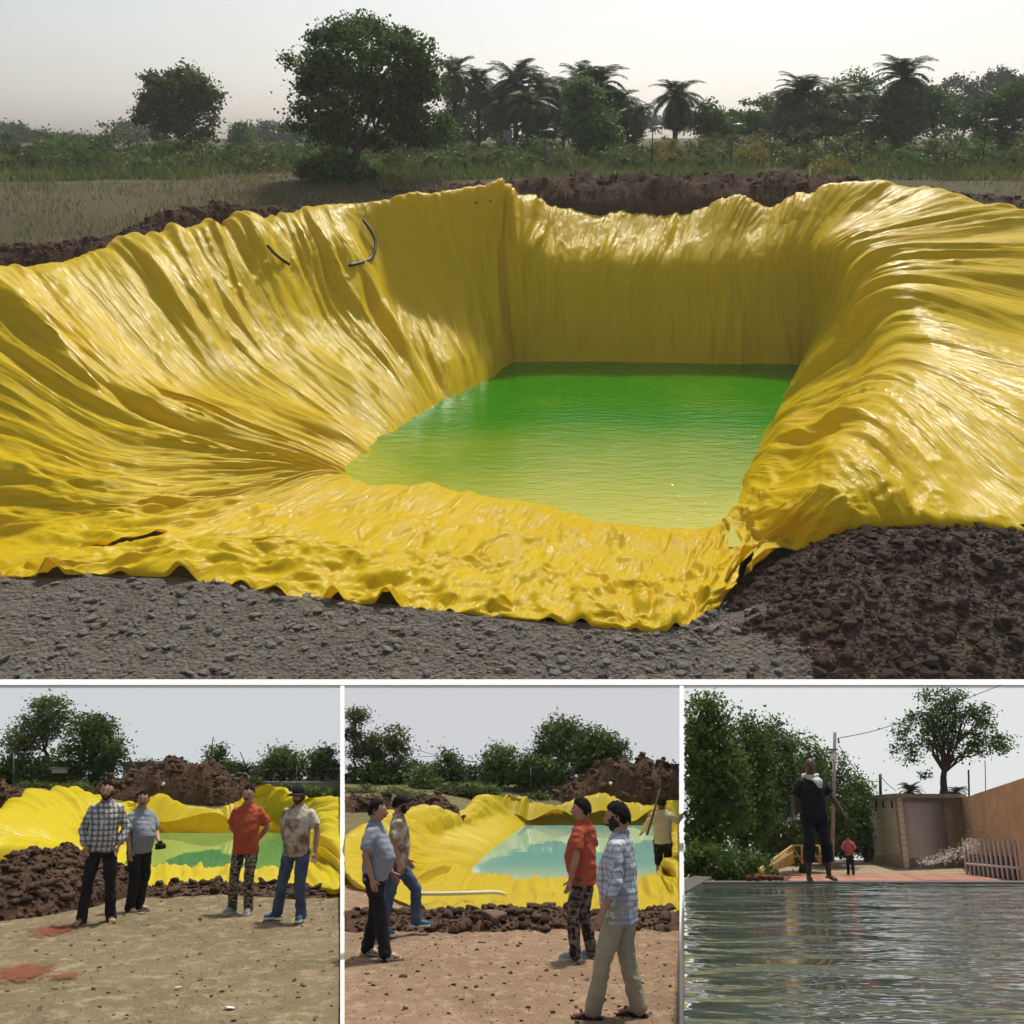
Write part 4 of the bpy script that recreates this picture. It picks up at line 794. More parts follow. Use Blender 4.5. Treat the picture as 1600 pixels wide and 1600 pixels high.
for k, (px, py, Y, r_, lab) in enumerate([(712, 116, 205, 34, 'tall date palm just right of the largest tree, leftmost of the palms'), (748, 128, 200, 34, 'second date palm from the largest tree'), (806, 132, 190, 44, 'date palm with two neighbours left of the bushy tree'), (850, 140, 186, 44, 'date palm touching the left side of the bushy tree'), (935, 135, 185, 44, 'date palm rising directly behind the bushy tree'), (968, 165, 182, 40, 'shorter date palm on the right of the bushy tree'), (880, 150, 200, 36, 'half hidden date palm behind the bushy tree'),
        (1053, 152, 190, 42, 'single date palm standing apart against the sky in the middle'), (1246, 150, 180, 44, 'left one of the close pair of date palms on the right'), (1290, 152, 181, 42, 'right one of the close pair of date palms on the right'), (1398, 124, 178, 46, 'tallest date palm on the right'), (165, 226, 180, 26, 'small low date palm on the far left'), (785, 160, 196, 36, 'lower date palm between the second palm and the middle palms'), (830, 165, 178, 36, 'short date palm in front of the middle palms'), (905, 128, 205, 36, 'date palm behind the top of the bushy tree'), (990, 180, 178, 30, 'lowest date palm at the right end of the palm cluster'), (1225, 165, 186, 34, 'shorter date palm left of the close pair'), (1320, 165, 190, 34, 'short date palm right of the close pair')]): palm(px, py, Y, r_, lab, k)
for i, (Y, bl, nm, m, lab, nl) in enumerate([
    (215, [(745, 190, 55, 40), (720, 165, 34, 32)], 'broadleaf_tree', 'leaf_dark', 'dark tree mass below the two leftmost palms', 5000), (195, [(815, 192, 52, 42), (860, 195, 46, 40)], 'broadleaf_tree', 'leaf_palm', 'dark tree under the middle palms', 5000), (190, [(965, 195, 46, 42)], 'broadleaf_tree', 'leaf_dark', 'dark tree right of the bushy tree', 4500), (205, [(1105, 182, 24, 18), (1120, 205, 32, 22)], 'broadleaf_tree', 'leaf_dark', 'small dark tree right of the single palm', 4000), (215, [(1185, 180, 46, 26), (1160, 200, 50, 25)], 'broadleaf_tree', 'leaf_mid', 'mid green tree between the single palm and the palm pair', 6000),
    (176, [(1268, 190, 60, 46)], 'broadleaf_tree', 'leaf_palm', 'dark leafy mass below the pair of palms', 6000), (200, [(1335, 150, 46, 32), (1345, 185, 44, 44)], 'broadleaf_tree', 'leaf_mid', 'tree between the pair of palms and the tallest palm', 6000), (174, [(1395, 185, 42, 46)], 'broadleaf_tree', 'leaf_palm', 'dark growth hanging below the tallest palm', 5000), (190, [(1465, 180, 46, 38), (1445, 160, 30, 24)], 'broadleaf_tree', 'leaf_mid', 'round tree right of the tallest palm', 5000), (185, [(1545, 185, 40, 40), (1585, 175, 30, 45)], 'broadleaf_tree', 'leaf_dark', 'dark tree at the right end of the tree line', 7000),
    (330, [(1500, 145, 38, 20), (1530, 170, 60, 25)], 'broadleaf_tree', 'leaf_far', 'hazy distant tree above the right end of the line', 4000), (340, [(1560, 130, 28, 18), (1590, 150, 30, 25)], 'broadleaf_tree', 'leaf_far', 'hazy farthest tree at the right edge', 3500),
    (420, [(25, 210, 22, 14), (60, 218, 26, 10)], 'broadleaf_tree', 'leaf_far', 'hazy distant tree at the left edge', 3000), (450, [(205, 207, 26, 13), (185, 222, 30, 8)], 'broadleaf_tree', 'leaf_far', 'hazy umbrella shaped tree far behind on the left', 3000), (430, [(435, 206, 40, 14), (400, 215, 30, 10), (470, 212, 25, 12)], 'broadleaf_tree', 'leaf_far', 'bluish distant trees between the round tree and the largest tree', 4000), (260, [(375, 210, 15, 18), (380, 225, 20, 14)], 'broadleaf_tree', 'leaf_mid', 'small tree just right of the olive round tree', 2500), (460, [(110, 224, 40, 8)], 'broadleaf_tree', 'leaf_far', 'flat hazy tree row far behind on the left', 2500), (190, [(110, 228, 40, 16), (70, 235, 30, 12)], 'broadleaf_tree', 'leaf_mid', 'low green tree near the left edge', 3500),
    (500, [(1000, 190, 40, 12), (640, 215, 60, 12), (1080, 195, 40, 10)], 'broadleaf_tree', 'leaf_far', 'pale distant trees behind the single palm', 4000), (260, [(700, 215, 30, 22)], 'broadleaf_tree', 'leaf_dark', 'dark tree behind the right side of the largest tree', 2500)]):
    k = Y / 1600; tree(UP, nm, fbase(bl[0][0], Y), pblobs(UP, Y, bl), lab, MT[m], MT['bark'], nclump=80, nleaf=int(nl * 1.4), size=5.0 * k, clump_r=6.5 * k, tr=2.2 * k, limbs=7, group='trees beyond the field')
rng2 = np.random.default_rng(3)
for i in range(84):
    px = -10 + (i % 42) * 39.5 + rng2.uniform(-18, 18); Y = rng2.uniform(128, 150) if i < 42 else rng2.uniform(155, 185); s_ = rng2.uniform(.7, 1.35) * (1.25 if px < 480 or px > 1050 else .85); k = Y / 1600; g = fbase(px, Y); row = 216 + 1600 * (HC - g.z) / Y * 1.13
    bl = [(px + rng2.uniform(-14, 14), row - 16 * s_, 26 * s_, 19 * s_), (px + rng2.uniform(-22, 22), row - 8 * s_, 24 * s_, 13 * s_)]
    yel = 1040 < px < 1300 and i % 3 == 0
    tree(UP, 'shrub', g, pblobs(UP, Y, bl), 'yellow flowering shrub in the hedge line below the palms' if yel else 'low green shrub in the hedge line between field and trees', MT['yellow_bloom' if yel else ('leaf_mid', 'leaf_olive', 'leaf_light')[i % 3]], MT['bark'], nclump=34, nleaf=1500, size=4.0 * k, clump_r=4.2 * k, tr=.06, limbs=4, cat='shrub', group='yellow shrubs in the hedge line' if yel else 'green shrubs in the hedge line', stem='stem', fol='foliage')
# lamp posts
for px, py, lab in ((697, 213, 'thin lamp post beside the right edge of the largest tree'), (850, 205, 'thin lamp post under the palms left of the bushy tree'), (1018, 200, 'thin lamp post left of the single palm'), (1142, 196, 'thin dark lamp post with visible pole right of the single palm'), (1342, 191, 'thin lamp post left of the tallest palm'), (1535, 189, 'thin lamp post near the right edge of the field'), (30, 243, 'low lamp post at the far left of the shrubs')):
    Y = 140; b = fbase(px, Y); p_ = UP.Y(px, py, Y); t = thing('lamp_post', UP, b, lab, 'lamp post', 0, 'lamp posts along the field'); h_ = max(1.5, p_.z - b.z)
    link('pole', MB().tube([(0, 0, -.2), (0, 0, h_ + .1)], [.09, .07], 8).mesh('pole'), MT['wire'], t)
    o = link('lamp_head', MB().tube([(-.1, 0, h_ + .1), (.45, 0, h_ + .16), (1.0, 0, h_ + .18), (1.25, 0, h_ + .14)], [.10, .2, .25, .08], 10, (.45, 1.3), (0, 0, 1)).mesh('lamp_head'), MT['lamp_glass'], t)
pw = MB(); a_, b_ = UP.Y(330, 186, 200), UP.Y(520, 192, 200); pw.tube([a_ + (b_ - a_) * f + Vector((0, 0, -1.2 * math.sin(math.pi * f))) for f in np.linspace(0, 1, 14)], .05, 5); tag(link('power_line', pw.mesh('power_line'), MT['wire']), 'thin overhead wire running between the olive tree and the largest tree', 'wire')
b = fbase(793, 170); p_ = UP.Y(793, 205, 170); mb = MB(); mb.box((0, 0, (p_.z - b.z) / 2), (1.4, 1.0, p_.z - b.z)); mb.box((0, 0, p_.z - b.z + .1), (1.6, 1.2, .2)); tag(link('gate_pillar', mb.mesh('gate_pillar', False), MT['concrete'], M=Matrix.Translation(b)), 'pale concrete pillar standing under the palms', 'pillar')
# ================================================================== the lower terraces
GZ = -2.45
zl = lambda x, y: (x / 2.985, 1064 + y / 2.985)
zm = lambda x, y: (535 + x / 2.985, 1064 + y / 2.985)
zr = lambda x, y: (1065 + x / 2.985, 1064 + y / 2.985)
def LY(z, x, y, Y): return LO.Y(*z(x, y), Y)
def LZ(z, x, y, Z): return LO.Z(*z(x, y), Z)
YB = 36.0
# sky behind each plot, thin white dividing walls and the white coping above
def sky_wall(fr, p0, p1, r0, r1, Y, col, e):
    m = bpy.data.materials.new('sky_light'); m.use_nodes = True; nt = m.node_tree; nt.nodes.remove(nt.nodes['Principled BSDF']); em = nd(nt, 'ShaderNodeEmission', i_0=rgb(col), i_1=e); nt.links.new(em.outputs[0], nt.nodes['Material Output'].inputs[0])
    n = 12; V = []
    for i in range(n + 1):
        px = p0 + (p1 - p0) * i / n; V += [fr.Y(px, r0, Y), fr.Y(px, r1, Y)]
    mb = MB().add(V, [(2 * i, 2 * i + 2, 2 * i + 3, 2 * i + 1) for i in range(n)]); return tag(link('sky', mb.mesh('sky'), m, M=fr.M), kind='structure')
sky_wall(LO, -120, 533, 1064, 1300, YB, (.83, .875, .90), .66)
sky_wall(LO, 537, 1063, 1064, 1300, YB, (.84, .85, .89), .66)
sky_wall(RI, 1067, 1760, 1066, 1420, YB - .2, (.91, .935, .92), .74)
def divider(px, lab):
    prof = [(8.2, -2.40), (13, -2.36), (16, -2.3), (18, -2.2), (22, -2.0), (27, -1.7), (29.5, -1.1), (35.9, 1.66), (35.98, 1.66)]; mb = MB(); V = []
    for Y, zt in prof:
        for dx in (-3.2, 3.2):
            x = (px + dx - 800) / 1600 * Y / LO.d(px, 1300)[1]
            k = (px + dx - 800) / 1600; V += [(k * (Y * math.cos(LO.a) + zt * math.sin(LO.a)), Y, zt), (k * (Y * math.cos(LO.a) - 4.2 * math.sin(LO.a)), Y, -4.2)]
    F = []
    for i in range(len(prof) - 1):
        a = 4 * i; b_ = a + 4; F += [(a, a + 2, b_ + 2, b_), (a, b_, b_ + 1, a + 1), (a + 2, a + 3, b_ + 3, b_ + 2)]
    F += [(0, 1, 3, 2), (len(V) - 4, len(V) - 2, len(V) - 1, len(V) - 3)]
    mb.add(V, F); tag(link('dividing_wall', mb.mesh('dividing_wall', False), MT['wall_white'], M=LO.M), lab, 'wall', 'white walls between the plots')
divider(535, 'thin white wall between the two pond scenes with standing men'); divider(1065, 'thin white wall between the turquoise pond and the dark tank')
mb = MB(); a_, b_ = LO.Y(-90, 1070, YB - .55), LO.Y(1720, 1070, YB - .55); a2, b2 = LO.Y(-90, 1061.5, YB + .02), LO.Y(1720, 1061.5, YB + .02); dn = Vector((0, 0, -.06)); mb.prism([a_ + dn, b_ + dn, b2 + dn * 5, a2 + dn * 5], [a_, b_, b2, a2])
tag(link('coping', mb.mesh('coping', False), MT['wall_white'], M=LO.M), 'long white coping below the gravel, above the three small scenes', 'wall')

def pond(z, sts, name, label, tm, wm, zw, xr, yr, seed, depf, ns=420, nt_=110, mx=(None, None)):
    SS = []
    for a, b, c in sts:
        A = LZ(z, *a, zw); Cc = LZ(z, c[0], c[1], GZ + .08) if len(c) == 2 else LY(z, *c); yb = A.y * .55 + Cc.y * .45; B = LY(z, b[0], b[1], yb); d = Cc - A; d.z = 0; d.normalize()
        wall = Cc.z > GZ + .3; D = Cc + d * (.5 if wall else .12) + Vector((0, 0, -.5 if wall else -.12)); SS.append((A - d * .5 + Vector((0, 0, -.5)), A, B, (B + Cc) * .5 + Vector((0, 0, .06)), Cc, D))
    P_, S_, T_, kt_, q_ = sheet(SS, ns, nt_); N_ = normals(P_); wx_ = S_ + .7 * n2(S_ * .25, T_ * .3, seed)
    am = np.interp(np.broadcast_to(q_[None, :], S_.shape), [0, 1, 1.6, 3, 4, 5], [-.02, .05, .8, 1.1, .65, .2]); nr = np.clip((19.2 - P_[..., 1]) / 1.5, 0, 1) * np.clip((-2.1 - P_[..., 2]) / .2, 0, 1)
    bg_ = ridge(wx_ * .45, T_ * .10, seed + 1) ** 1.2 * .22 + ridge(wx_ * 1.1, T_ * .15, seed + 2) ** 1.3 * .15 + ridge(wx_ * 2.3 + .3 * T_, T_ * .2, seed + 3) ** 1.3 * .085 + ridge(wx_ * 4.6, T_ * .4, seed + 6) ** 1.2 * .032; cr_ = ridge(S_ * 1.1 + n2(S_, T_, 5), T_ * 1.3, seed + 4) ** 1.5 * .10
    wid_ = np.minimum(1, np.linalg.norm(P_[:, -1] - P_[:, 0], axis=1) / 3.5)[:, None] ** 1.5; am = am * wid_
    ft_ = T_ + .4 * n2(S_ * .4, T_ * .4, seed + 9); bg_ = bg_ * .6 + 1.05 * (tri(wx_ * .9 + .2 * ft_, ft_ * .25, seed + 11) * .24 + tri(wx_ * 1.9, ft_ * .5, seed + 12) * .13 + tri(wx_ * 3.8, ft_ * 1.0, seed + 13) * .06); cr_ = .4 * cr_ + tri(S_ * 1.0, T_ * 1.2, seed + 14) * .13 + tri(S_ * 2.2 + T_, T_ * 2.4, seed + 15) * .07
    P_ = P_ + N_ * (am * (bg_ * (1 - nr * .7) + cr_ * (.25 + .6 * nr) - .24))[..., None]; P_[..., 2] = np.where(nr > .4, np.maximum(P_[..., 2], np.where(np.broadcast_to(q_[None, :], S_.shape) > 3, GZ + .03, -9)), P_[..., 2])
    if mx[0] is not None: kx = (z(mx[0], 0)[0] - 800) / 1600; P_[..., 0] = np.maximum(P_[..., 0], kx * (P_[..., 1] * math.cos(LO.a) + P_[..., 2] * math.sin(LO.a)))
    if mx[1] is not None: kx = (z(mx[1], 0)[0] - 800) / 1600; P_[..., 0] = np.minimum(P_[..., 0], kx * (P_[..., 1] * math.cos(LO.a) + P_[..., 2] * math.sin(LO.a)))
    o = link(name, grid_mesh(name, P_, np.stack([S_, T_], -1)), tm, M=LO.M); tag(o, label, 'tarpaulin')
    gx_ = np.linspace(0, 1, 40); gy_ = np.linspace(yr[0], yr[1], 40); k0, k1 = [(z(x, 0)[0] - 800) / 1600 for x in xr]
    G1, G2 = np.meshgrid(gx_, gy_, indexing='ij'); X = (k0 + (k1 - k0) * G1) * (G2 * math.cos(LO.a) + zw * math.sin(LO.a)); W_ = np.stack([X, G2, 0 * X + zw], -1)
    w_ = link('pond_water', grid_mesh('pond_water', W_, attr={'depth': depf(X, G2)}), wm, M=LO.M); tag(w_, kind='structure'); return P_
tarp2 = tarp_mat('bright_yellow_tarpaulin', (.80, .64, .008), (.83, .68, .012), rough=.34, trans=.25, bs=.34, stretch=(1.3, .35), fine=(5, .9), spec=.3)
LST = [((560, 885), (480, 908), (385, 926)), ((700, 885), (690, 915), (680, 946)), ((900, 885), (900, 915), (900, 946)), ((1100, 885), (1100, 915), (1100, 945)), ((1300, 880), (1340, 910), (1400, 943)), ((1360, 850), (1470, 885), (1585, 938, 16.45)),
       ((1375, 800), (1500, 790), (1588, 800, 20)), ((1350, 740), (1470, 700), (1588, 680, 25)), ((1300, 700), (1400, 640), (1585, 575, 28)), ((1230, 688), (1290, 610), (1400, 545, 29.5)), ((1150, 686), (1190, 590), (1240, 485, 30.5)), ((1080, 685), (1090, 630), (1100, 560, 30.5)), ((980, 684), (985, 635), (990, 590, 30.5)), ((880, 684), (860, 630), (830, 565, 30.5)),
       ((790, 685), (765, 600), (740, 520, 30.5)), ((720, 688), (670, 630), (610, 572, 30.5)), ((680, 700), (590, 640), (500, 578, 30)), ((650, 740), (520, 660), (400, 547, 29.5)), ((620, 790), (430, 690), (270, 520, 28.5)), ((590, 830), (330, 720), (120, 535, 27)), ((565, 860), (270, 760), (20, 610, 25)), ((550, 875), (270, 820), (-60, 690, 22)), ((548, 882), (300, 870), (-20, 778, 19.5)), ((550, 885), (330, 890), (150, 815, 18)), ((552, 886), (400, 905), (280, 875, 17))]
wm1 = water_mat('pale_green_water', (.10, .30, .10), (.55, .55, .22), (.5, 1.5), .05, .05, .04, (1, 1, 1))
pond(zl, LST, 'pond_liner', 'bright yellow plastic sheet lining the pond behind four standing men', tarp2, wm1, -2.78, (430, 1560), (18.5, 29.4), 101, lambda X, Y: np.clip((Y - 19.2) / 3.5, 0, 1), mx=(None, 1586))
MST = [((600, 905), (500, 960), (380, 1040)), ((720, 925), (660, 985), (600, 1050)), ((850, 940), (820, 990), (780, 1050)), ((960, 945), (950, 985), (930, 1048)), ((1060, 940), (1060, 990), (1080, 1060)), ((1200, 935), (1250, 990), (1280, 1065)), ((1350, 930), (1400, 990), (1440, 1068)), ((1460, 925), (1510, 980), (1566, 1060)),
       ((1480, 860), (1530, 850), (1568, 850, 20)), ((1490, 760), (1535, 740), (1568, 720, 25)), ((1480, 690), (1530, 650), (1568, 570, 31)), ((1420, 652), (1430, 615), (1450, 575, 32)), ((1340, 650), (1345, 610), (1350, 565, 32)), ((1270, 650), (1270, 600), (1270, 540, 32)), ((1190, 650), (1195, 590), (1200, 515, 32)), ((1110, 650), (1105, 600), (1100, 545, 32)), ((1020, 650), (1010, 610), (1000, 575, 32)), ((940, 650), (920, 610), (900, 560, 32)), ((885, 652), (850, 610), (820, 530, 31.5)),
       ((850, 672), (760, 625), (650, 545, 30.5)), ((810, 700), (680, 650), (590, 600, 29)), ((770, 730), (600, 690), (500, 630, 27.5)), ((720, 765), (520, 720), (420, 615, 26)), ((680, 795), (450, 760), (290, 620, 24.5)), ((650, 825), (420, 800), (130, 680, 22.5)), ((620, 855), (380, 850), (16, 760, 20)), ((600, 880), (350, 900), (16, 860, 18)), ((592, 893), (350, 940), (80, 920, 17)), ((594, 900), (400, 965), (200, 985, 16.4))]
wm2 = water_mat('turquoise_water', (.22, .45, .38), (.66, .62, .30), (.4, 1.2), .10, .05, .04, (1, 1.5, 1))
tarp3 = tarp_mat('lemon_tarpaulin', (.68, .51, .018), (.74, .56, .025), rough=.34, trans=.25, bs=.34, stretch=(1.3, .35), fine=(5, .9), spec=.3)
MP = pond(zm, MST, 'pond_liner', 'lemon yellow plastic sheet lining the turquoise pond the men look at', tarp3, wm2, -2.74, (480, 1566), (17.9, 31.2), 131, lambda X, Y: np.clip((Y - 18.4) / 4, 0, 1), mx=(10, 1570))

# ------------------------------------------------------------------ ground of the two pond plots
def kline(px, Y, Z): return (px - 800) / 1600 * (Y * math.cos(LO.a) + Z * math.sin(LO.a))
def strip_ground(name, p0, p1, hem, m, seed, y0=8.0, n=160, mrow=90, amp_=.03):
    """sheet from the near edge to just under the liner's hem; hem: list of (px, Y)"""
    px = np.linspace(p0, p1, n); hy = np.interp(px, [h[0] for h in hem], [h[1] for h in hem]); v = np.linspace(0, 1, mrow)
    Yg = y0 + (hy[:, None] - y0) * v[None, :]; Z = GZ + 0 * Yg; X = (px[:, None] - 800) / 1600 * (Yg * math.cos(LO.a) + Z * math.sin(LO.a)); Z = Z + amp_ * fbm(X * .8, Yg * .8, 4, seed) + .012 * fbm(X * 6, Yg * 6, 2, seed + 1); G = np.stack([X, Yg, Z], -1)
    return tag(link(name, grid_mesh(name, G), m, M=LO.M), kind='structure'), G
g_left = mat('trodden_dry_grass', (.25, .185, .115), (.165, .14, .075), .9, .95, .15, .7, 16, c3=(.36, .29, .18), scale3=5, det=10, bdist=.05)
g_mid = mat('reddish_earth', (.30, .20, .13), (.235, .155, .10), 1.0, .95, .15, .7, 16, c3=(.40, .29, .19), scale3=6, det=10, bdist=.05)
hemL = [(-160, 20.3), (8, 20), (40, 18.6), (100, 17.2), (130, 16.7), (230, 16.7), (540, 16.8)]; hemM = [(530, 18.2), (545, 17.9), (600, 16.9), (660, 15.3), (740, 14.9), (850, 15.1), (880, 14.7), (960, 14.5), (1066, 14.6)]
def hemY(z, c): return [(z(*q[:2])[0], LZ(z, q[0], q[1], GZ).y + .45) for q in c]
gl, GL = strip_ground('ground', -160, 532, [(-160, 20.5), (0, 20)] + [(zl(x, 0)[0], y) for x, y in ((150, 18.3), (280, 17.3), (385, LZ(zl, 385, 926, GZ).y + .4), (900, LZ(zl, 900, 946, GZ).y + .5), (1590, LZ(zl, 1585, 940, GZ).y + .5))], g_left, 201)
gmid, GM = strip_ground('ground', 538, 1062, [(zm(x, 0)[0], y) for x, y in ((0, 18.6), (80, 17.5), (200, 16.8), (380, LZ(zm, 380, 1040, GZ).y + .5), (780, LZ(zm, 780, 1050, GZ).y + .5), (1080, LZ(zm, 1080, 1060, GZ).y + .5), (1580, LZ(zm, 1570, 1062, GZ).y + .5))], g_mid, 211)
def back_ground(z, x0, x1, line, m, seed):
    """from behind the liner's crest up to the sky line; line: (zoom x, Y0, Z0)"""
    xs_ = np.linspace(x0, x1, 70); y0 = np.interp(xs_, [l[0] for l in line], [l[1] for l in line]); z0 = np.interp(xs_, [l[0] for l in line], [l[2] for l in line]); v = np.linspace(0, 1, 30); Yg = y0[:, None] + (35.9 - y0[:, None]) * v; Zg = z0[:, None] + (-1.62 - z0[:, None]) * v ** .7
    px = np.array([z(x, 0)[0] for x in xs_]); X = (px[:, None] - 800) / 1600 * (Yg * math.cos(LO.a) + Zg * math.sin(LO.a)); Zg = Zg + .05 * fbm(X * .6, Yg * .6, 3, seed); return tag(link('back_field', grid_mesh('back_field', np.stack([X, Yg, Zg], -1)), m, M=LO.M), kind='structure')
g_back = mat('field_grass', (.17, .14, .07), (.11, .115, .045), 1.2, .95, .15, .5, 10, c3=(.25, .19, .11), scale3=6)
back_ground(zl, -300, 1590, [(-300, 22, -2.5), (0, 25.6, -2.3), (270, 29, -2.2), (600, 31, -2.3), (1000, 31.2, -2.4), (1240, 31.2, -2.2), (1590, 28.6, -2.3)], g_back, 221)
back_ground(zm, 12, 1570, [(12, 21, -2.5), (130, 23, -2.4), (420, 26.6, -2.3), (650, 31, -2.3), (900, 32.6, -2.3), (1570, 32.4, -2.3)], g_back, 223)
# scattered straw
MT['straw'] = leaf_mat('straw', (.26, .21, .11), (.50, .41, .24), .45)
def straw(G, n, h, nm, lab, m, w_=.006, seed=0):
    i = RNG.integers(0, G.shape[0], n); j = RNG.integers(0, int(G.shape[1] * .92), n); Pn = G[i, j] + RNG.uniform(-.05, .05, (n, 3)) * np.array([1, 1, 0]); k = fbm(Pn[:, 0] * .9, Pn[:, 1] * .9, 3, seed) > -.05; tag(blade_field(nm, Pn[k], h, m, w_=w_, spread=1.5, M=LO.M), lab, 'grass', kind='stuff')
straw(GL, 34000, .016, 'dry_turf', 'short dry turf on the ground before the four men', MT['straw'], w_=.004, seed=5); straw(GM, 12000, .016, 'straw_litter', 'scattered straw on the reddish earth by the turquoise pond', MT['straw'], w_=.004, seed=6)
MT['clod_lo'] = mat('brown_clod', (.15, .095, .065), (.09, .058, .04), 4, .95, .15, .7, 14, bdist=.06)
# crumbs and pebbles trodden into both grounds
def crumbs(G, par, n, mats, seed):
    def f(k): i = RNG.integers(2, G.shape[0] - 2, k); j = RNG.integers(2, int(G.shape[1] * .95), k); return G[i, j] + RNG.uniform(-.04, .04, (k, 3)) * np.array([1, 1, 0])
    scatter(LO, 'pebble', 0, n, f, lambda k: np.minimum(.06, .008 * RNG.pareto(1.8, k) + .008), SV_, mats, par, 'crumbs')
crumbs(GL, gl, 2600, [MT['stone2'], MT['clod_lo'], MT['stone']], 1); crumbs(GM, gmid, 2600, [MT['clod_lo'], MT['stone2'], MT['clod3']], 2)
# red powder patches on the left ground
for lab, x, y, rx, ry in (('patch of red powder on the ground near the plaid shirt man', 250, 1165, .32, .22), ('larger patch of red powder at the left edge of the ground', 100, 1368, .36, .22), ('small patch of red powder beside the larger one', 295, 1385, .16, .10)):
    c = LZ(zl, x, y, GZ + .0); nn = 9; V = [(-rx * 1.3 + 2.6 * rx * i / (nn - 1), -ry * 2.8 + 5.6 * ry * j / (nn - 1), .035) for i in range(nn) for j in range(nn)]
    V = [(v[0], v[1], float(GZ * 0 + .03 * fbm((v[0] + c.x) * .8, (v[1] + c.y) * .8, 4, 201) + .02)) for v in V]; mb = MB().add(V, [(i * nn + j, (i + 1) * nn + j, (i + 1) * nn + j + 1, i * nn + j + 1) for i in range(nn - 1) for j in range(nn - 1)])
    pm = mat('red_powder', (.30, .085, .045), (.20, .085, .05), 7, .95, .1, .4, 20); nt = pm.node_tree; tcn = nd(nt, 'ShaderNodeTexCoord').outputs['Object']; rad = nd(nt, 'ShaderNodeVectorMath', operation='LENGTH', i_0=nd(nt, 'ShaderNodeMapping', i_0=tcn, i_3=(1 / rx / 1.25, 1 / ry / 2.7, 0)).outputs[0]).outputs['Value']
    nz = nd(nt, 'ShaderNodeTexNoise', i_Vector=tcn, i_Scale=9., i_Detail=6., i_Roughness=.7).outputs[0]; al = ramp_(nt, math_(nt, 'SUBTRACT', math_(nt, 'MULTIPLY', nz, 1.7), rad), .12, .5); nt.links.new(math_(nt, 'MULTIPLY', al, .8), nt.nodes['Principled BSDF'].inputs['Alpha'])
    tag(link('red_powder', mb.mesh('red_powder'), pm, M=LO.M @ Matrix.Translation(c)), lab, 'powder')
for lab, x, y, z_, s_ in (('crumpled scrap of white plastic at the bottom of the left ground', 1068, 1535, zl, .06), ('small white scrap on the dry turf', 830, 1438, zl, .035)):
    V, F = stone_mesh(55 + int(x), .35, .6, 2); tag(link('plastic_scrap', MB().add(V * np.array([s_ * 2, s_, s_]), F).mesh('plastic_scrap', False), MT['white'], M=LO.M @ Matrix.Translation(LZ(z_, x, y, GZ) + Vector((0, 0, .02)))), lab, 'litter')

# ------------------------------------------------------------------ earth heaps and ridges
def heap(fr, ctr, rx, ry, h_, seed, label, m, nclod, smax, name='earth_heap', prof=None, smin=.05, keepn=60, clods=('clod', 'clod_lo', 'clod_lo'), clip=None, cat='earth heap'):
    n = 90; u = np.linspace(-1, 1, n); v = np.linspace(-1, 1, 44); U, Vv = np.meshgrid(u, v, indexing='ij'); r_ = np.sqrt(U ** 2 * (1 if prof is None else 0) + Vv ** 2)
    hp = np.clip(1 - r_ ** 2, 0, 1) ** .6 if prof is None else np.clip(1 - np.abs(Vv) ** 2, 0, 1) ** .7 * np.interp(U, [p_[0] for p_ in prof], [p_[1] for p_ in prof])
    X, Y = U * rx, Vv * ry; Z = h_ * hp * (1 + .3 * fbm(X * 1.3 / max(.4, rx * .3), Y * 1.3, 4, seed)) + .12 * h_ * np.minimum(1, hp * 3) * ridge(X * 2.2, Y * 2.2, seed + 1) - .06
    if clip:
        for sgn, px in clip: k = (px - 800) / 1600; Yw = ctr[1] + Y; lim = k * (Yw * math.cos(fr.a) + (ctr[2] + Z) * math.sin(fr.a)) - ctr[0]; X = np.minimum(X, lim) if sgn > 0 else np.maximum(X, lim)
    P_ = np.stack([X, Y, Z], -1); o = link(name, grid_mesh(name, P_), m, M=fr.M @ Matrix.Translation(ctr)); tag(o, label, cat)
    good = hp > .08
    for sgn, px in (clip or ()): lim = (px - 800) / 1600 * ((ctr[1] + Y) * math.cos(fr.a) + (ctr[2] + Z) * math.sin(fr.a)) - ctr[0]; good &= sgn * (lim - X) > smax * .6
    ok = np.argwhere(good)
    def f(k): ij = ok[RNG.integers(0, len(ok), k)]; return P_[ij[:, 0], ij[:, 1]]
    scatter(fr, 'earth_clod', keepn, nclod, f, lambda k: np.minimum(smax, smin * .9 * RNG.pareto(2.0, k) + smin), CV_, [MT[c] for c in clods], o, 'loose_earth', True); return o
MT['dirt_lo'] = mat('brown_earth', (.125, .072, .045), (.07, .042, .028), 2.2, .95, .15, .9, 9, c3=(.17, .105, .07), scale3=9, bdist=.1)
heap(LO, LZ(zl, 190, 1010, GZ), 1.25, 1.9, .62, 301, 'mound of lumpy dark earth left of the plaid shirt man', MT['dirt_lo'], 2600, .17, smin=.032, keepn=140, clods=('clod_lo', 'clod', 'clod_lo'))
heap(LO, LZ(zl, 980, 985, GZ) + Vector((.0, 0, 0)), 2.75, .5, .15, 303, 'low ridge of brown earth along the near hem behind the four men', MT['dirt_lo'], 700, .2, name='earth_ridge', prof=[(-1, .6), (-.8, 1), (-.3, .9), (0, 1.1), (.3, 1), (.8, .7), (1, .5)], smin=.04, keepn=80, clods=('clod', 'clod_lo', 'clod_lo'), clip=[(1, 531)])
heap(LO, LY(zl, 830, 590, 32.6), 2.55, .9, 1.28, 305, 'high heap of dug brown earth behind the yellow sheet of the left scene', MT['dirt_lo'], 900, .3, prof=[(-1, .25), (-.85, .6), (-.55, .75), (-.3, .95), (-.1, 1.0), (.1, .95), (.3, .93), (.55, .8), (.8, .55), (1, .3)], smin=.05, keepn=80)
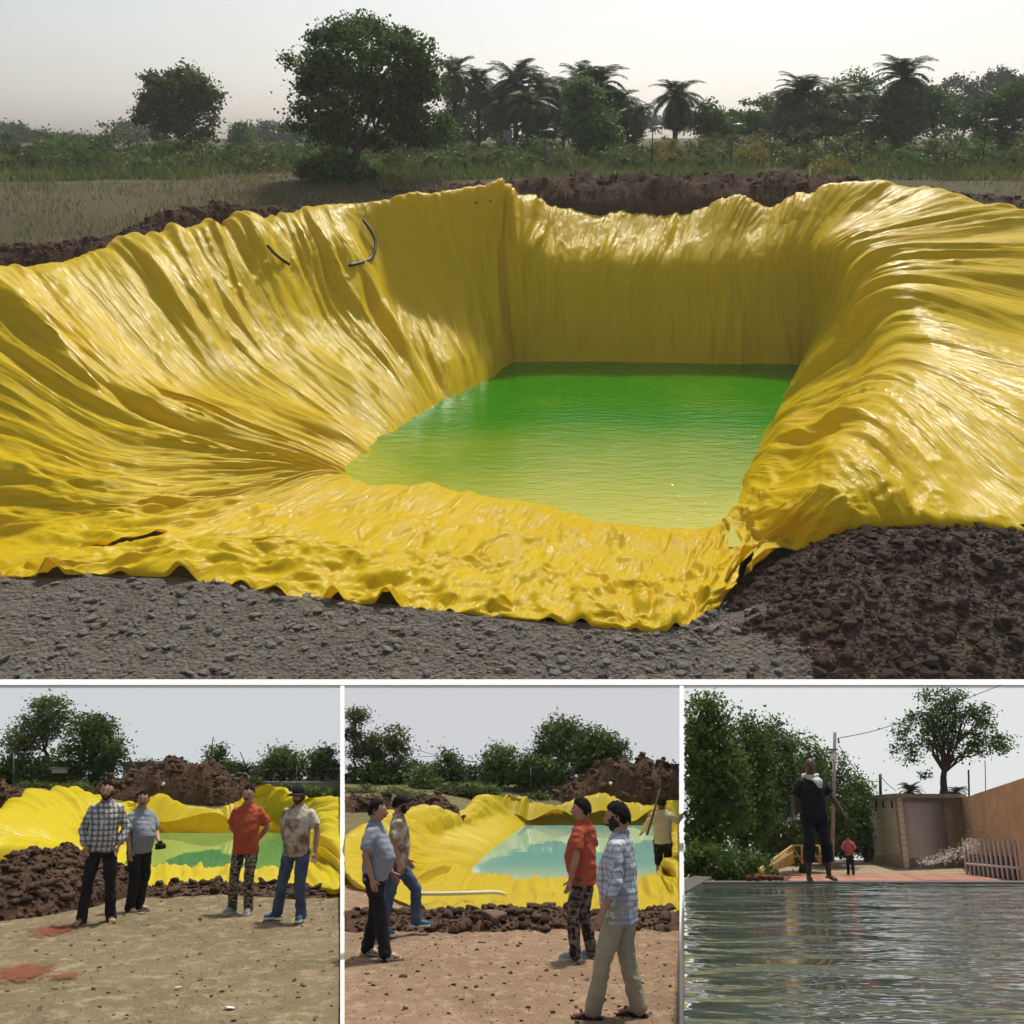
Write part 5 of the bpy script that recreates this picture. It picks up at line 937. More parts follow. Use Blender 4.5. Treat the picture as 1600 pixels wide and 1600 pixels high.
heap(LO, LY(zl, 20, 600, 26.2), .55, .6, .6, 306, 'small dark earth heap at the left end of the yellow sheet', MT['dirt_lo'], 150, .2, smin=.05, keepn=30)
heap(LO, LZ(zm, 800, 1125, GZ), 3.1, .62, .17, 307, 'ridge of turned dark earth in front of the turquoise pond', MT['dirt_lo'], 1300, .2, name='earth_ridge', prof=[(-1, 1.2), (-.8, .8), (-.4, .9), (-.1, 1.15), (.1, 1.1), (.3, .8), (.8, .9), (1, 1)], smin=.035, keepn=120, clip=[(1, 1061), (-1, 539)])
heap(LO, LY(zm, 1300, 585, 33.4), 2.15, .8, 1.3, 309, 'big heap of dark dug earth at the right behind the turquoise pond', MT['dirt_lo'], 800, .3, prof=[(-1, .15), (-.8, .5), (-.5, .75), (-.2, 1.0), (.2, .98), (.6, .95), (1, .9)], smin=.05, keepn=80, clip=[(1, 1061)])
heap(LO, LY(zm, 290, 640, 27.6), 1.55, .8, .62, 311, 'low bank of dark earth behind the left men at the turquoise pond', MT['dirt_lo'], 500, .22, name='earth_ridge', prof=[(-1, .9), (-.5, .8), (0, .8), (.5, .9), (.8, .5), (1, 0)], smin=.05, keepn=50, clip=[(-1, 539)])
V, F = stone_mesh(77, .8, .35, 3); tag(link('earth_boulder', MB().add(V * np.array([.36, .3, .30]), F).mesh('earth_boulder'), mat('tan_boulder', (.22, .14, .09), (.14, .09, .06), 5, .95, .2, .8, 14, bdist=.05), M=LO.M @ Matrix.Translation(LZ(zm, 715, 1150, GZ) + Vector((0, .02, .11)))), 'largest tan lump of earth on the ridge before the turquoise pond', 'boulder')
for z_, x, y, Y, lab in ((zl, 762, 480, 31.4, 'white scrap caught on the high earth heap of the left scene'), (zm, 1250, 478, 32.2, 'white scrap caught on the big heap behind the turquoise pond')):
    V, F = stone_mesh(60 + int(Y), .9, .4, 2); tag(link('plastic_scrap', MB().add(V * .12, F).mesh('plastic_scrap', False), MT['white'], M=LO.M @ Matrix.Translation(LY(z_, x, y, Y))), lab, 'litter')

# ------------------------------------------------------------------ trees and things behind
PXL = {zl: (-999, 531), zm: (539, 1061), zr: (1070, 9999)}
def ltree(z, fr, Y, base, blobs, label, m, nleaf=4000, size=.13, cr_=.22, tr=.07, nclump=70, limbs=9, shell=.5, name='broadleaf_tree', group=None, droop=0., trunk=True, cat='tree', thick=.7, fork=None, stem='trunk', fol='crown'):
    bl = [(*z(b[0], b[1]), b[2] / 2.985, b[3] / 2.985) + tuple(b[4:]) for b in blobs]; return tree(fr, name, fr.Y(*z(*base), Y), pblobs(fr, Y, bl, thick), label, MT[m], MT['bark'], group, nclump, nleaf, size, cr_, tr, limbs=limbs, shell=shell, droop=droop, trunk=trunk, cat=cat, fork=None if fork is None else fr.Y(*z(*fork), Y), stem=stem, fol=fol, pxlim=PXL[z])
gtl = 'trees behind the left pond'; gtm = 'trees behind the turquoise pond'
ltree(zl, LO, 34.5, (230, 480), [(235, 150, 95, 75), (180, 200, 80, 70), (290, 230, 55, 80), (120, 260, 70, 60), (235, 100, 60, 30), (80, 290, 55, 60)], 'tall airy light green tree at the left of the left scene', 'leaf_light', 5500, .11, .2, .06, 110, 14, .4, group=gtl)
ltree(zl, LO, 33.8, (430, 470), [(420, 260, 120, 85), (480, 330, 105, 100), (370, 360, 90, 90), (560, 330, 42, 50), (420, 200, 70, 40), (450, 420, 120, 50)], 'dark dense round tree beside the airy light green tree', 'leaf_dark', 8000, .12, .2, .09, 130, 12, .35, group=gtl)
ltree(zl, LO, 34.2, (110, 490), [(80, 400, 80, 70), (200, 420, 90, 60), (300, 430, 70, 50), (40, 450, 40, 45)], 'low dark thicket below the airy tree at the left edge', 'leaf_dark', 7000, .11, .18, .05, 120, 8, .2, group=gtl)
ltree(zl, LO, 34.8, (1030, 445), [(1015, 345, 38, 40), (1000, 385, 30, 25), (1045, 405, 40, 28), (1070, 385, 22, 18)], 'small ragged tree above the heap between the leaning poles', 'leaf_dark', 2200, .10, .15, .04, 36, 8, .3, group=gtl)
ltree(zl, LO, 34.6, (1325, 470), [(1320, 370, 90, 55), (1270, 400, 55, 45), (1380, 400, 45, 50), (1330, 430, 90, 35)], 'round dark tree right of the leaning poles', 'leaf_mid', 4500, .10, .18, .05, 80, 10, .3, group=gtl)
ltree(zl, LO, 34.4, (1500, 465), [(1505, 350, 48, 32), (1480, 395, 40, 35), (1520, 410, 45, 40)], 'smaller ragged tree at the right edge of the left scene', 'leaf_dark', 2800, .10, .16, .05, 46, 9, .3, group=gtl)
ltree(zl, LO, 35.6, (850, 440), [(880, 415, 120, 22), (700, 400, 60, 20), (1120, 410, 60, 22), (1560, 400, 40, 22)], 'hazy line of distant trees behind the high heap', 'leaf_far', 4500, .09, .14, .03, 110, 3, .2, trunk=False, thick=.3, group=gtl)
for i, (x, y, rx, ry, Y, m) in enumerate(((160, 490, 120, 16, 33, 'grass_green'), (330, 500, 110, 18, 32.5, 'leaf_light'), (1160, 470, 50, 16, 33.2, 'leaf_light'), (1480, 520, 80, 22, 30.6, 'leaf_mid'), (1555, 545, 34, 28, 29.8, 'leaf_mid'), (1340, 505, 60, 18, 32, 'leaf_olive'))):
    ltree(zl, LO, Y, (x, y + ry), [(x, y, rx, ry)], ('low weeds at the left below the dark trees', 'pale weeds left of the high heap', 'green weeds just right of the high heap', 'weeds in front of the beige wall', 'leafy weeds at the right edge behind the sheet', 'thin weeds above the right crest of the sheet')[i], m, 1100, .08, .1, .02, 40, 3, .1, 'weed_patch', 'weeds behind the left pond', cat='weeds', stem='stem', fol='foliage')
# walls and houses far behind (left scene)
def slab(fr, z, x0, x1, y0, y1, Y, depth, m, name, label, cat, parts=()):
    a = fr.Y(*z(x0, y1), Y); b_ = fr.Y(*z(x1, y1), Y); c = fr.Y(*z(x1, y0), Y); base = (a + b_) / 2; t = thing(name, fr, base, label, cat); w_ = b_.x - a.x; h_ = c.z - a.z
    link('wall', MB().box((0, depth / 2, h_ / 2), (w_, depth, h_)).mesh('wall', False), m, t); link('roof', MB().box((0, depth / 2, h_ + .03), (w_ + .1, depth + .1, .06)).mesh('roof', False), MT['concrete'], t)
    for i, (u, v, uw, vh) in enumerate(parts):
        f = link('window', MB().box((u * w_, -.012, v * h_), (uw * w_, .03, vh * h_)).mesh('window', False), MT['concrete'], t); link('pane', MB().box((u * w_, -.03, v * h_), (uw * w_ * .8, .012, vh * h_ * .8)).mesh('pane', False), MT['wire'], f)
    return t
beige = mat('beige_plaster', (.52, .47, .39), (.45, .40, .33), 4, .9); pale = mat('pale_plaster', (.55, .53, .50), (.46, .44, .42), 4, .9); greyp = mat('grey_plaster', (.22, .22, .23), (.17, .17, .18), 4, .9)
slab(LO, zl, 1070, 1586, 480, 530, 33.4, .15, beige, 'boundary_wall', 'long low beige boundary wall behind the right crest of the sheet', 'wall')
slab(LO, zl, 570, 720, 385, 450, 35.3, .3, greyp, 'house', 'grey low house between the dark tree and the high heap', 'house', ((-.2, .5, .15, .4), (.25, .5, .15, .4)))
slab(LO, zl, 1000, 1050, 410, 450, 35.0, .3, pale, 'house', 'tiny white house behind the ragged tree', 'house', ((0, .5, .3, .4),))
slab(LO, zl, 1165, 1270, 428, 472, 35.1, .3, greyp, 'house', 'grey house left of the round dark tree', 'house', ((-.2, .5, .12, .4), (.2, .5, .12, .4))); slab(LO, zl, 1170, 1225, 405, 430, 35.3, .2, pale, 'house', 'white upper storey above the grey house', 'house', ((0, .5, .2, .4),))
slab(LO, zl, 1430, 1582, 420, 475, 35.2, .3, pale, 'house', 'pale house behind the ragged tree at the right edge of the left scene', 'house', ((-.3, .5, .1, .35), (0, .5, .1, .35), (.3, .5, .1, .35)))
slab(LO, zl, 240, 310, 412, 430, 33.2, .1, pale, 'house', 'white roof edge showing inside the dark thicket', 'house')
for (x0, y0, x1, y1, Y, r_, m, lab) in ((995, 260, 965, 445, 34.1, .022, 'wire', 'tall leaning dark pole above the ragged tree'), (1120, 330, 1168, 445, 34.3, .02, 'wire', 'shorter pole leaning the other way right of the ragged tree'), (602, 355, 640, 425, 33.0, .05, 'wood', 'short thick wooden post leaning at the left of the high heap'), (62, 335, 66, 500, 33.4, .018, 'metal', 'thin straight fence pole at the left edge'), (1384, 395, 1384, 500, 33.2, .014, 'metal', 'thin upright pole in front of the round tree'), (832, 390, 832, 425, 34.9, .015, 'metal', 'tiny upright pole far behind the heap')):
    a = LY(zl, x1, y1, Y); b_ = LY(zl, x0, y0, Y); tag(link('pole', MB().tube([(0, 0, 0), b_ - a], [r_, r_ * .7], 8).mesh('pole'), MT[m], M=LO.M @ Matrix.Translation(a)), lab, 'pole', 'poles behind the left pond')
# middle scene
for x, top, w_, lab in ((60, 130, 60, 'tallest thin eucalyptus at the left edge of the middle scene'), (150, 235, 38, 'short eucalyptus between the two tall ones'), (250, 205, 68, 'broad airy eucalyptus right of the tallest one')):
    ltree(zm, LO, 34.6, (x, 490), [(x, top + 40, w_ * .75, 40), (x - w_ * .3, top + 95, w_ * .6, 38), (x + w_ * .35, top + 120, w_ * .6, 40), (x, top + 190, w_ * .7, 50)] if x > 100 else [(x, top + 40, 42, 40), (x - 8, top + 110, 40, 45), (x + 20, top + 190, 46, 50)], lab, 'leaf_olive', 2600, .10, .16, .035, 60, 14, .3, 'eucalyptus_tree', gtm)
ltree(zm, LO, 34.3, (110, 490), [(60, 430, 44, 45), (140, 420, 60, 55), (230, 450, 60, 40), (320, 420, 40, 50)], 'dark shrubs below the eucalyptus trees', 'leaf_dark', 5000, .10, .15, .04, 90, 8, .2, group=gtm)
ltree(zm, LO, 33.6, (505, 490), [(485, 360, 28, 40), (525, 375, 36, 40), (460, 430, 36, 40), (530, 440, 34, 45)], 'small dark ragged tree in the middle distance under the wires', 'leaf_dark', 2600, .10, .14, .035, 46, 10, .2, group=gtm)
ltree(zm, LO, 33.0, (380, 520), [(380, 430, 45, 38), (360, 480, 60, 45), (420, 490, 50, 40)], 'bright green young tree left of the small dark tree', 'leaf_light', 3600, .09, .14, .03, 60, 6, .2, group=gtm)
ltree(zm, LO, 34.0, (740, 495), [(740, 350, 75, 45), (720, 420, 75, 60), (790, 420, 60, 60)], 'mid green tree left of the tall airy tree', 'leaf_mid', 4500, .11, .18, .05, 80, 9, .3, group=gtm)
ltree(zm, LO, 34.7, (1040, 480), [(1020, 220, 85, 50), (1060, 280, 60, 60), (960, 290, 50, 50), (1000, 340, 70, 60), (920, 330, 40, 40)], 'tall airy light green tree behind the turquoise pond', 'leaf_light', 5000, .11, .18, .055, 100, 14, .3, group=gtm)
ltree(zm, LO, 34.1, (1190, 470), [(1180, 300, 100, 75), (1230, 340, 80, 75), (1130, 360, 70, 60), (1300, 330, 34, 40), (1180, 400, 110, 40)], 'dark dense round tree above the big heap', 'leaf_dark', 7000, .12, .19, .08, 120, 10, .3, group=gtm)
ltree(zm, LO, 34.0, (920, 495), [(900, 420, 80, 65), (1000, 440, 70, 50), (840, 450, 50, 40)], 'dark thicket below the tall airy tree', 'leaf_dark', 6000, .11, .17, .05, 100, 7, .2, group=gtm)
ltree(zm, LO, 35.5, (600, 440), [(600, 430, 80, 28), (1450, 405, 110, 16), (420, 410, 40, 25)], 'hazy distant trees at the horizon of the middle scene', 'leaf_far', 3000, .09, .13, .03, 80, 3, .2, trunk=False, thick=.3, group=gtm)
for i, (x, y, rx, ry, Y, m) in enumerate(((90, 530, 80, 40, 31.5, 'leaf_olive'), (230, 540, 90, 34, 31, 'grass_green'), (330, 550, 70, 26, 30, 'leaf_mid'), (520, 520, 90, 34, 31.8, 'leaf_olive'), (620, 515, 80, 32, 32, 'grass_green'), (690, 520, 34, 30, 31.6, 'leaf_mid'), (910, 545, 60, 14, 33.2, 'grass_green'))):
    ltree(zm, LO, Y, (x, y + ry), [(x, y, rx, ry)], ('olive weeds at the left edge below the eucalyptus', 'grassy weeds below the broad eucalyptus', 'green weeds behind the cap man', 'olive weeds under the small dark tree', 'grassy weeds left of the mid green tree', 'dark leafy weed at the left end of the bare strip', 'dry grass tuft before the dark thicket')[i], m, 1500, .09, .10, .02, 50, 3, .1, 'weed_patch', 'weeds behind the turquoise pond', cat='weeds', stem='stem', fol='foliage')
slab(LO, zm, 1325, 1568, 395, 425, 35.4, .2, greyp, 'house', 'low grey building on the horizon right of the dark round tree', 'house', ((-.3, .5, .08, .4), (0, .5, .08, .4), (.3, .5, .08, .4)))
slab(LO, zm, 1032, 1085, 430, 446, 33.9, .1, pale, 'house', 'white roof edge under the dark round tree', 'house')
a = LY(zm, 878, 500, 33.2); tag(link('pole', MB().tube([(0, 0, 0), LY(zm, 878, 400, 33.2) - a], [.016, .012], 8).mesh('pole'), MT['metal'], M=LO.M @ Matrix.Translation(a)), 'thin upright pole in front of the dark thicket', 'pole')
for lab, pts in (('upper overhead wire from the eucalyptus down to the right', ((310, 310), (460, 352), (660, 388))), ('lower overhead wire crossing behind the eucalyptus', ((14, 358), (230, 360), (440, 352), (600, 375)))):
    Q = cr([list(LY(zm, x, y, 35.2)) for x, y in pts], np.linspace(0, len(pts) - 1, 16)); tag(link('power_line', MB().tube(Q, .008, 5).mesh('power_line'), MT['wire'], M=LO.M), lab, 'wire', 'wires of the middle scene')
# white pipe running onto the sheet
Q = [LZ(zm, 350, 993, GZ + .2), LZ(zm, 500, 992, GZ + .2), LZ(zm, 640, 988, GZ + .2), LZ(zm, 700, 986, GZ + .19), LZ(zm, 740, 990, GZ + .17), LZ(zm, 757, 996, GZ + .14)]; b0 = Q[0]
tag(link('pipe', MB().tube(cr([list(v - b0) for v in Q], np.linspace(0, 5, 24)), .028, 10).mesh('pipe'), mat('white_pipe', (.72, .70, .62), (.62, .6, .5), 3, .5), M=LO.M @ Matrix.Translation(b0)), 'white flexible pipe lying on the yellow sheet by the turquoise pond', 'pipe')

# ------------------------------------------------------------------ people of the two pond scenes
gp = lambda z, x, y: LZ(z, x, y, GZ + .01)
L_ = 'left scene'
pp1 = person(LO, gp(zl, 452, 1128), 6, 1.80, 'bearded man in black and white plaid shirt and black trousers, leftmost of four', MT['skin2'], MT['hair'], dict(m=MT['plaid_bw'], sl='long', hem=.86, belly=.04, w=1.04, placket=True), dict(m=MT['blk_cloth'], len='long'), dict(kind='sandal', m=MT['brown_leather']),
       arms={-1: ((-.315, .05, 1.14), (-.20, -.13, .93)), 1: ((.30, .06, 1.15), (.235, -.07, .94))}, feet={-1: (-.17, -.06, -12, 0), 1: (.15, .04, 25, 0)}, beard=1, head_yaw=4, belt=MT['brown_leather'], seed=3)
pp2 = person(LO, gp(zl, 628, 1075), 52, 1.62, 'man in grey polo shirt holding a black camera, turned to the right', MT['skin'], MT['hair'], dict(m=MT['grey_cloth'], sl='short', hem=.84, belly=.085, w=1.05), dict(m=MT['blk_cloth'], len='long', w=1.12), dict(kind='sandal', m=MT['white_shoe']),
       arms={-1: ((-.26, -.02, 1.14), (-.25, -.10, .88)), 1: ((.28, -.04, 1.13), (.16, -.28, 1.00))}, feet={-1: (-.10, -.03, -5, 0), 1: (.10, .06, 28, 0)}, head_yaw=-38, seed=5)
cmb = MB(); cmb.box((0, 0, 0), (.12, .05, .08)); cmb.tube([(0, -.02, 0), (0, -.09, 0)], [.034, .032], 12); cmb.box((0, 0, .05), (.04, .04, .025)); hv = Vector((.16 * .9, -.28, 1.00)); hd = (hv - Vector((.28 * .87, -.04, 1.13))).normalized(); cp = LO.M.inverted() @ (pp2.matrix_world @ (hv + hd * .10 + Vector((0, 0, -.01))))
tag(link('camera_body', cmb.mesh('camera_body', False), MT['rubber'], M=LO.M @ Matrix.Translation(cp) @ Matrix.Rotation(R(60), 4, 'Z')), 'small black camera in the hand of the man in the grey polo', 'camera')
pp3 = person(LO, gp(zl, 1132, 1082), -4, 1.70, 'man in orange red polo and camouflage trousers, hands behind his back', MT['skin'], MT['hair'], dict(m=MT['red_cloth'], sl='short', hem=.80, belly=.05, w=1.02), dict(m=MT['camo'], len='long'), dict(kind='sneaker', m=MT['grey_shoe']),
       arms={-1: ((-.30, .09, 1.15), (-.08, .17, .93)), 1: ((.31, .10, 1.15), (.10, .18, .95))}, feet={-1: (-.15, -.01, -20, 0), 1: (.09, -.04, 6, 0)}, head_yaw=3, seed=8)
pp4 = person(LO, gp(zl, 1370, 1112), -12, 1.72, 'man in black cap, brown and cream tie dye shirt and jeans, rightmost of four', MT['skin'], MT['hair'], dict(m=MT['dye'], sl='short', hem=.82, belly=.03, w=1.06, placket=True), dict(m=MT['jeans'], len='long', w=1.08), dict(kind='sneaker', m=MT['blue_shoe']),
       arms={-1: ((-.27, .06, 1.15), (-.20, .04, .92)), 1: ((.32, .03, 1.15), (.32, -.05, .88))}, feet={-1: (-.26, .03, -42, 0), 1: (.12, -.05, 8, 0)}, head_yaw=0, head_pitch=5, beard=.4, cap=MT['blk_cloth'], seed=12)
person(LO, gp(zm, 140, 1285), 78, 1.68, 'man in grey polo and black trousers seen from the side at the left edge', MT['skin'], MT['hair'], dict(m=MT['grey_cloth'], sl='short', hem=.84, belly=.09, w=1.05), dict(m=MT['blk_cloth'], len='long', w=1.1), dict(kind='sandal', m=MT['white_shoe']),
       arms={-1: ((-.27, .04, 1.13), (-.25, -.05, .87)), 1: ((.27, .0, 1.13), (.24, -.14, .90))}, feet={-1: (-.12, -.19, 12, 0), 1: (.10, .10, -10, 0)}, head_yaw=8, seed=5)
person(LO, gp(zm, 245, 1182), 96, 1.66, 'man in black cap and tie dye shirt stepping onto the earth ridge', MT['skin'], MT['hair'], dict(m=MT['dye'], sl='short', hem=.84, belly=.03, w=1.04), dict(m=MT['jeans'], len='long', w=1.05), dict(kind='sneaker', m=MT['blue_shoe']),
       arms={-1: ((-.26, .05, 1.13), (-.22, -.03, .88)), 1: ((.26, .0, 1.13), (.22, -.14, .90))}, feet={-1: (-.12, .18, 5, 0), 1: (.10, -.27, 0, .07)}, head_yaw=4, head_pitch=6, beard=.7, cap=MT['blk_cloth'], seed=12, lean=-.04)
person(LO, gp(zm, 1130, 1300), -118, 1.71, 'man in orange red polo and grey camouflage trousers with his back half turned', MT['skin'], MT['hair'], dict(m=MT['red_cloth'], sl='short', hem=.80, belly=.07, w=1.04), dict(m=MT['tiger'], len='long'), dict(kind='sneaker', m=MT['grey_shoe']),
       arms={-1: ((-.26, .02, 1.13), (-.23, -.10, .88)), 1: ((.29, .03, 1.13), (.30, -.04, .87))}, feet={-1: (-.11, .04, 0, 0), 1: (.12, -.06, 16, 0)}, head_yaw=12, head_pitch=4, seed=8)
person(LO, gp(zm, 1310, 1572), -112, 1.82, 'bearded man in blue and white plaid shirt and pale trousers, nearest at the turquoise pond', MT['skin'], MT['hair'], dict(m=MT['plaid_blue'], sl='rolled', hem=.76, belly=.06, w=1.08), dict(m=MT['khaki'], len='long', w=1.08), dict(kind='sandal', m=MT['black_shoe']),
       arms={-1: ((-.27, .02, 1.12), (-.24, -.12, .88)), 1: ((.30, .04, 1.12), (.30, -.09, .85))}, feet={-1: (-.10, .10, 0, 0), 1: (.12, -.22, 12, 0)}, head_yaw=2, head_pitch=5, beard=1.2, seed=15)
w5 = LY(zm, 1500, 935, 20.0); w5.z = -2.92
person(LO, w5, 168, 1.72, 'man in cream shirt and black shorts wading at the edge of the turquoise pond', MT['skin3'], MT['hair'], dict(m=MT['cream'], sl='long', hem=.86, belly=.02, w=1.0), dict(m=MT['blk_cloth'], len='short'), dict(kind='bare'),
       arms={-1: ((-.33, .02, 1.28), (-.42, -.10, 1.38)), 1: ((.34, -.06, 1.20), (.44, -.22, 1.05))}, feet={-1: (-.09, .0, 0, 0), 1: (.09, .06, 0, 0)}, seed=18, collar=False, moustache=False)
a = LY(zm, 1420, 720, 19.8); b_ = LY(zm, 1480, 505, 19.9); tag(link('stick', MB().tube([(0, 0, 0), (b_ - a) * .5 + Vector((.01, 0, 0)), b_ - a], [.022, .02, .018], 8).mesh('stick'), MT['wood'], M=LO.M @ Matrix.Translation(a)), 'long wooden stick held by the man in the cream shirt', 'stick')
# ================================================================== right plot: the tank, the plaza and the shuttered building
def RY(x, y, Y): return RI.Y(*zr(x, y), Y)
def RZ(x, y, Z): return RI.Z(*zr(x, y), Z)
WZ, PZ = -.70, -1.15
ca, sa = math.cos(RI.a), math.sin(RI.a)
def rx_(px, Y, Z): return (px - 800) / 1600 * (Y * ca + Z * sa)
gx_ = np.linspace(0, 1, 50); gy_ = np.linspace(3.4, 15.5, 60); G1, G2 = np.meshgrid(gx_, gy_, indexing='ij'); X = (1069 + 700 * G1 - 800) / 1600 * (G2 * ca + WZ * sa)
wm3 = water_mat('dark_tank_water', (.085, .10, .09), (.085, .10, .09), (.75, 2.4), .8, .22, .03, (.8, 1.15, 1))
tag(link('tank_water', grid_mesh('tank_water', np.stack([X, G2, 0 * X + WZ], -1), attr={'depth': 0 * X}), wm3, M=RI.M), kind='structure')
stn = mat('dark_wet_stone', (.10, .095, .085), (.06, .058, .052), 6, .6, .5, .5, 20)
def beam(fr, pts_bottom, pts_top, m, name, parent=None): return link(name, MB().prism(pts_bottom, pts_top).mesh(name, False), m, parent, fr.M if parent is None else None)
x0, x1 = rx_(1069, 15.5, WZ), rx_(1760, 15.5, WZ)
t = beam(RI, [Vector((x0, 15.5, -1.6)), Vector((x1, 15.5, -1.6)), Vector((x1, 16.05, -1.6)), Vector((x0 + .1, 16.05, -1.6))], [Vector((x0, 15.5, -.685)), Vector((x1, 15.5, -.685)), Vector((x1, 16.05, -.685)), Vector((x0 + .1, 16.05, -.685))], stn, 'tank_wall'); tag(t, 'dark wet stone wall along the far end of the water tank', 'wall')
a, b_, c, d_ = RZ(14, 985, -.68), RZ(140, 914, -.68), RZ(60, 908, -.68), RZ(14, 925, -.68); lowv = Vector((0, 0, -.5)); t = beam(RI, [v + lowv for v in (a, b_, c, d_)], [a, b_, c, d_], stn, 'tank_wall'); tag(t, 'short dark stone ledge at the left corner of the water tank', 'wall')
pave = mat('red_paving', (.42, .20, .14), (.33, .15, .10), 2.5, .85, .3, .3, 18, c3=(.5, .3, .22), scale3=9); tan = mat('sandy_path', (.36, .29, .19), (.28, .23, .15), 2, .95, .2, .4, 12)
Yp = np.array([16.1, 20, 25, 30, 31.5, 33, 35.7]); Zp = np.array([PZ, PZ, PZ, PZ, -1.08, -.95, -.88])
Yg = np.interp(np.linspace(0, 6, 40), np.arange(7), Yp); Zg = np.interp(Yg, Yp, Zp); U_ = np.linspace(0, 1, 40); G = np.stack([((1069 + 700 * U_[:, None]) - 800) / 1600 * (Yg[None, :] * ca + Zg[None, :] * sa), np.broadcast_to(Yg, (40, 40)), np.broadcast_to(Zg, (40, 40))], -1)
plaza = link('plaza', grid_mesh('plaza', G), tan, M=RI.M); tag(plaza, kind='structure')
# red paving slabs, one by one
sl = MB().box((0, 0, 0), (.98, .98, .05)).mesh('paving_slab', False); sl.materials.append(pave); xL = rx_(*[zr(540, 0)[0], 28, PZ])
for j in range(9):
    for i in range(13):
        o = bpy.data.objects.new('paving_slab', sl); COL.objects.link(o); o.parent = plaza; o.matrix_local = Matrix.Translation((rx_(zr(540, 0)[0], 25, PZ) + .2 * j + i * .82, 24.3 + j * .8, PZ + .005 + RNG.uniform(-.004, .004))) @ Matrix.Diagonal((.815, .79, 1, 1))
# building
brick = bpy.data.materials.new('sunlit_brick'); brick.use_nodes = True; nt = brick.node_tree; pb = nt.nodes['Principled BSDF']; uvn = nd(nt, 'ShaderNodeTexCoord').outputs['UV']; bt = nd(nt, 'ShaderNodeTexBrick', i_Vector=uvn, i_1=(.62, .52, .38, 1), i_2=(.52, .42, .30, 1), i_3=(.68, .61, .50, 1), i_Scale=1.); bt.inputs['Brick Width'].default_value = .22; bt.inputs['Row Height'].default_value = .08; bt.inputs['Mortar Size'].default_value = .012  # brick side coloured paler than the front, sunlight painted into it
nt.links.new(bt.outputs[0], pb.inputs['Base Color']); nt.links.new(nd(nt, 'ShaderNodeBump', i_Strength=.6, i_Distance=.02, i_Height=bt.outputs[1], invert=True).outputs[0], pb.inputs['Normal']); pb.inputs['Roughness'].default_value = .95
plast = mat('stained_shaded_plaster', (.40, .32, .24), (.29, .23, .17), 2.2, .95, .2, .5, 14, c3=(.48, .40, .31), scale3=4); conc = mat('weathered_concrete', (.36, .32, .27), (.25, .22, .19), 3, .95, .2, .5, 14)  # stained front plaster, also coloured darker to paint in the shaded face
K0, K1, K3 = RY(1035, 828, 32.0), RY(1345, 828, 32.6), RY(900, 815, 34.2); top0 = RY(1035, 545, 32.0).z; base = K0.copy(); bld = thing('shuttered_building', RI, base, 'small plastered building with a grey roller shutter and brick side wall', 'building'); hB = top0 - K0.z
K2 = Vector((K1.x + .05, 34.3, K1.z)); P0, P1, P2, P3 = [Vector((v.x - base.x, v.y - base.y, -.3)) for v in (K0, K1, K2, K3)]; U3 = Vector((0, 0, 1))
xa, xb = RY(1048, 700, 32.0).x - base.x, RY(1240, 700, 32.4).x - base.x; f = lambda x: P0 + (P1 - P0) * ((x - P0.x) / (P1.x - P0.x)); nrm = Vector((P1.y - P0.y, -(P1.x - P0.x), 0)).normalized(); th = -nrm * .15
def wallp(a, b_, z0, z1, nm, m, off=Vector()): 
    q = [a + off, b_ + off, b_ + th + off, a + th + off]; return link(nm, MB().prism([Vector((v.x, v.y, z0)) for v in q], [Vector((v.x, v.y, z1)) for v in q]).mesh(nm, False), m, bld)
wallp(P0, f(xa), -.3, hB, 'wall', plast); wallp(f(xb), P1, -.3, hB, 'wall', plast); wallp(f(xa), f(xb), hB - .12, hB, 'lintel', conc)
sd = MB(); nrm2 = Vector((-(P0.y - P3.y), P0.x - P3.x, 0)).normalized(); nrm2 = nrm2 if nrm2.x < 0 else -nrm2; q = [P3, P0 + Vector((-.001, .0, 0)), P0 - nrm2 * .15, P3 - nrm2 * .15]; V = [Vector((v.x, v.y, -.3)) for v in q] + [Vector((v.x, v.y, hB)) for v in q]; sdm = MB().add(V, [(0, 1, 5, 4), (1, 2, 6, 5), (2, 3, 7, 6), (3, 0, 4, 7), (4, 5, 6, 7)]).mesh('brick_wall', False)
l = sdm.uv_layers.new(name='UVMap'); LL = (P0 - P3).length
for lp in sdm.loops: v = sdm.vertices[lp.vertex_index].co; l.data[lp.index].uv = ((Vector((v.x, v.y, 0)) - Vector((P3.x, P3.y, 0))).length, v.z)
bw = link('brick_wall', sdm, brick, bld)
for u in (.25, .52, .82):
    c = P3 + (P0 - P3) * u + nrm2 * .01; rot = Matrix.Rotation(math.atan2((P0 - P3).y, (P0 - P3).x), 3, 'Z'); link('air_slot', MB().box((c.x, c.y, hB - .18), (.09, .04, .2), rot).mesh('air_slot', False), MT['wire'], bld)
c = P3 + (P0 - P3) * .5 + nrm2 * .04; link('plinth', MB().box((c.x, c.y, -.12), (LL * .9, .12, .36), rot).mesh('plinth', False), plast, bld)
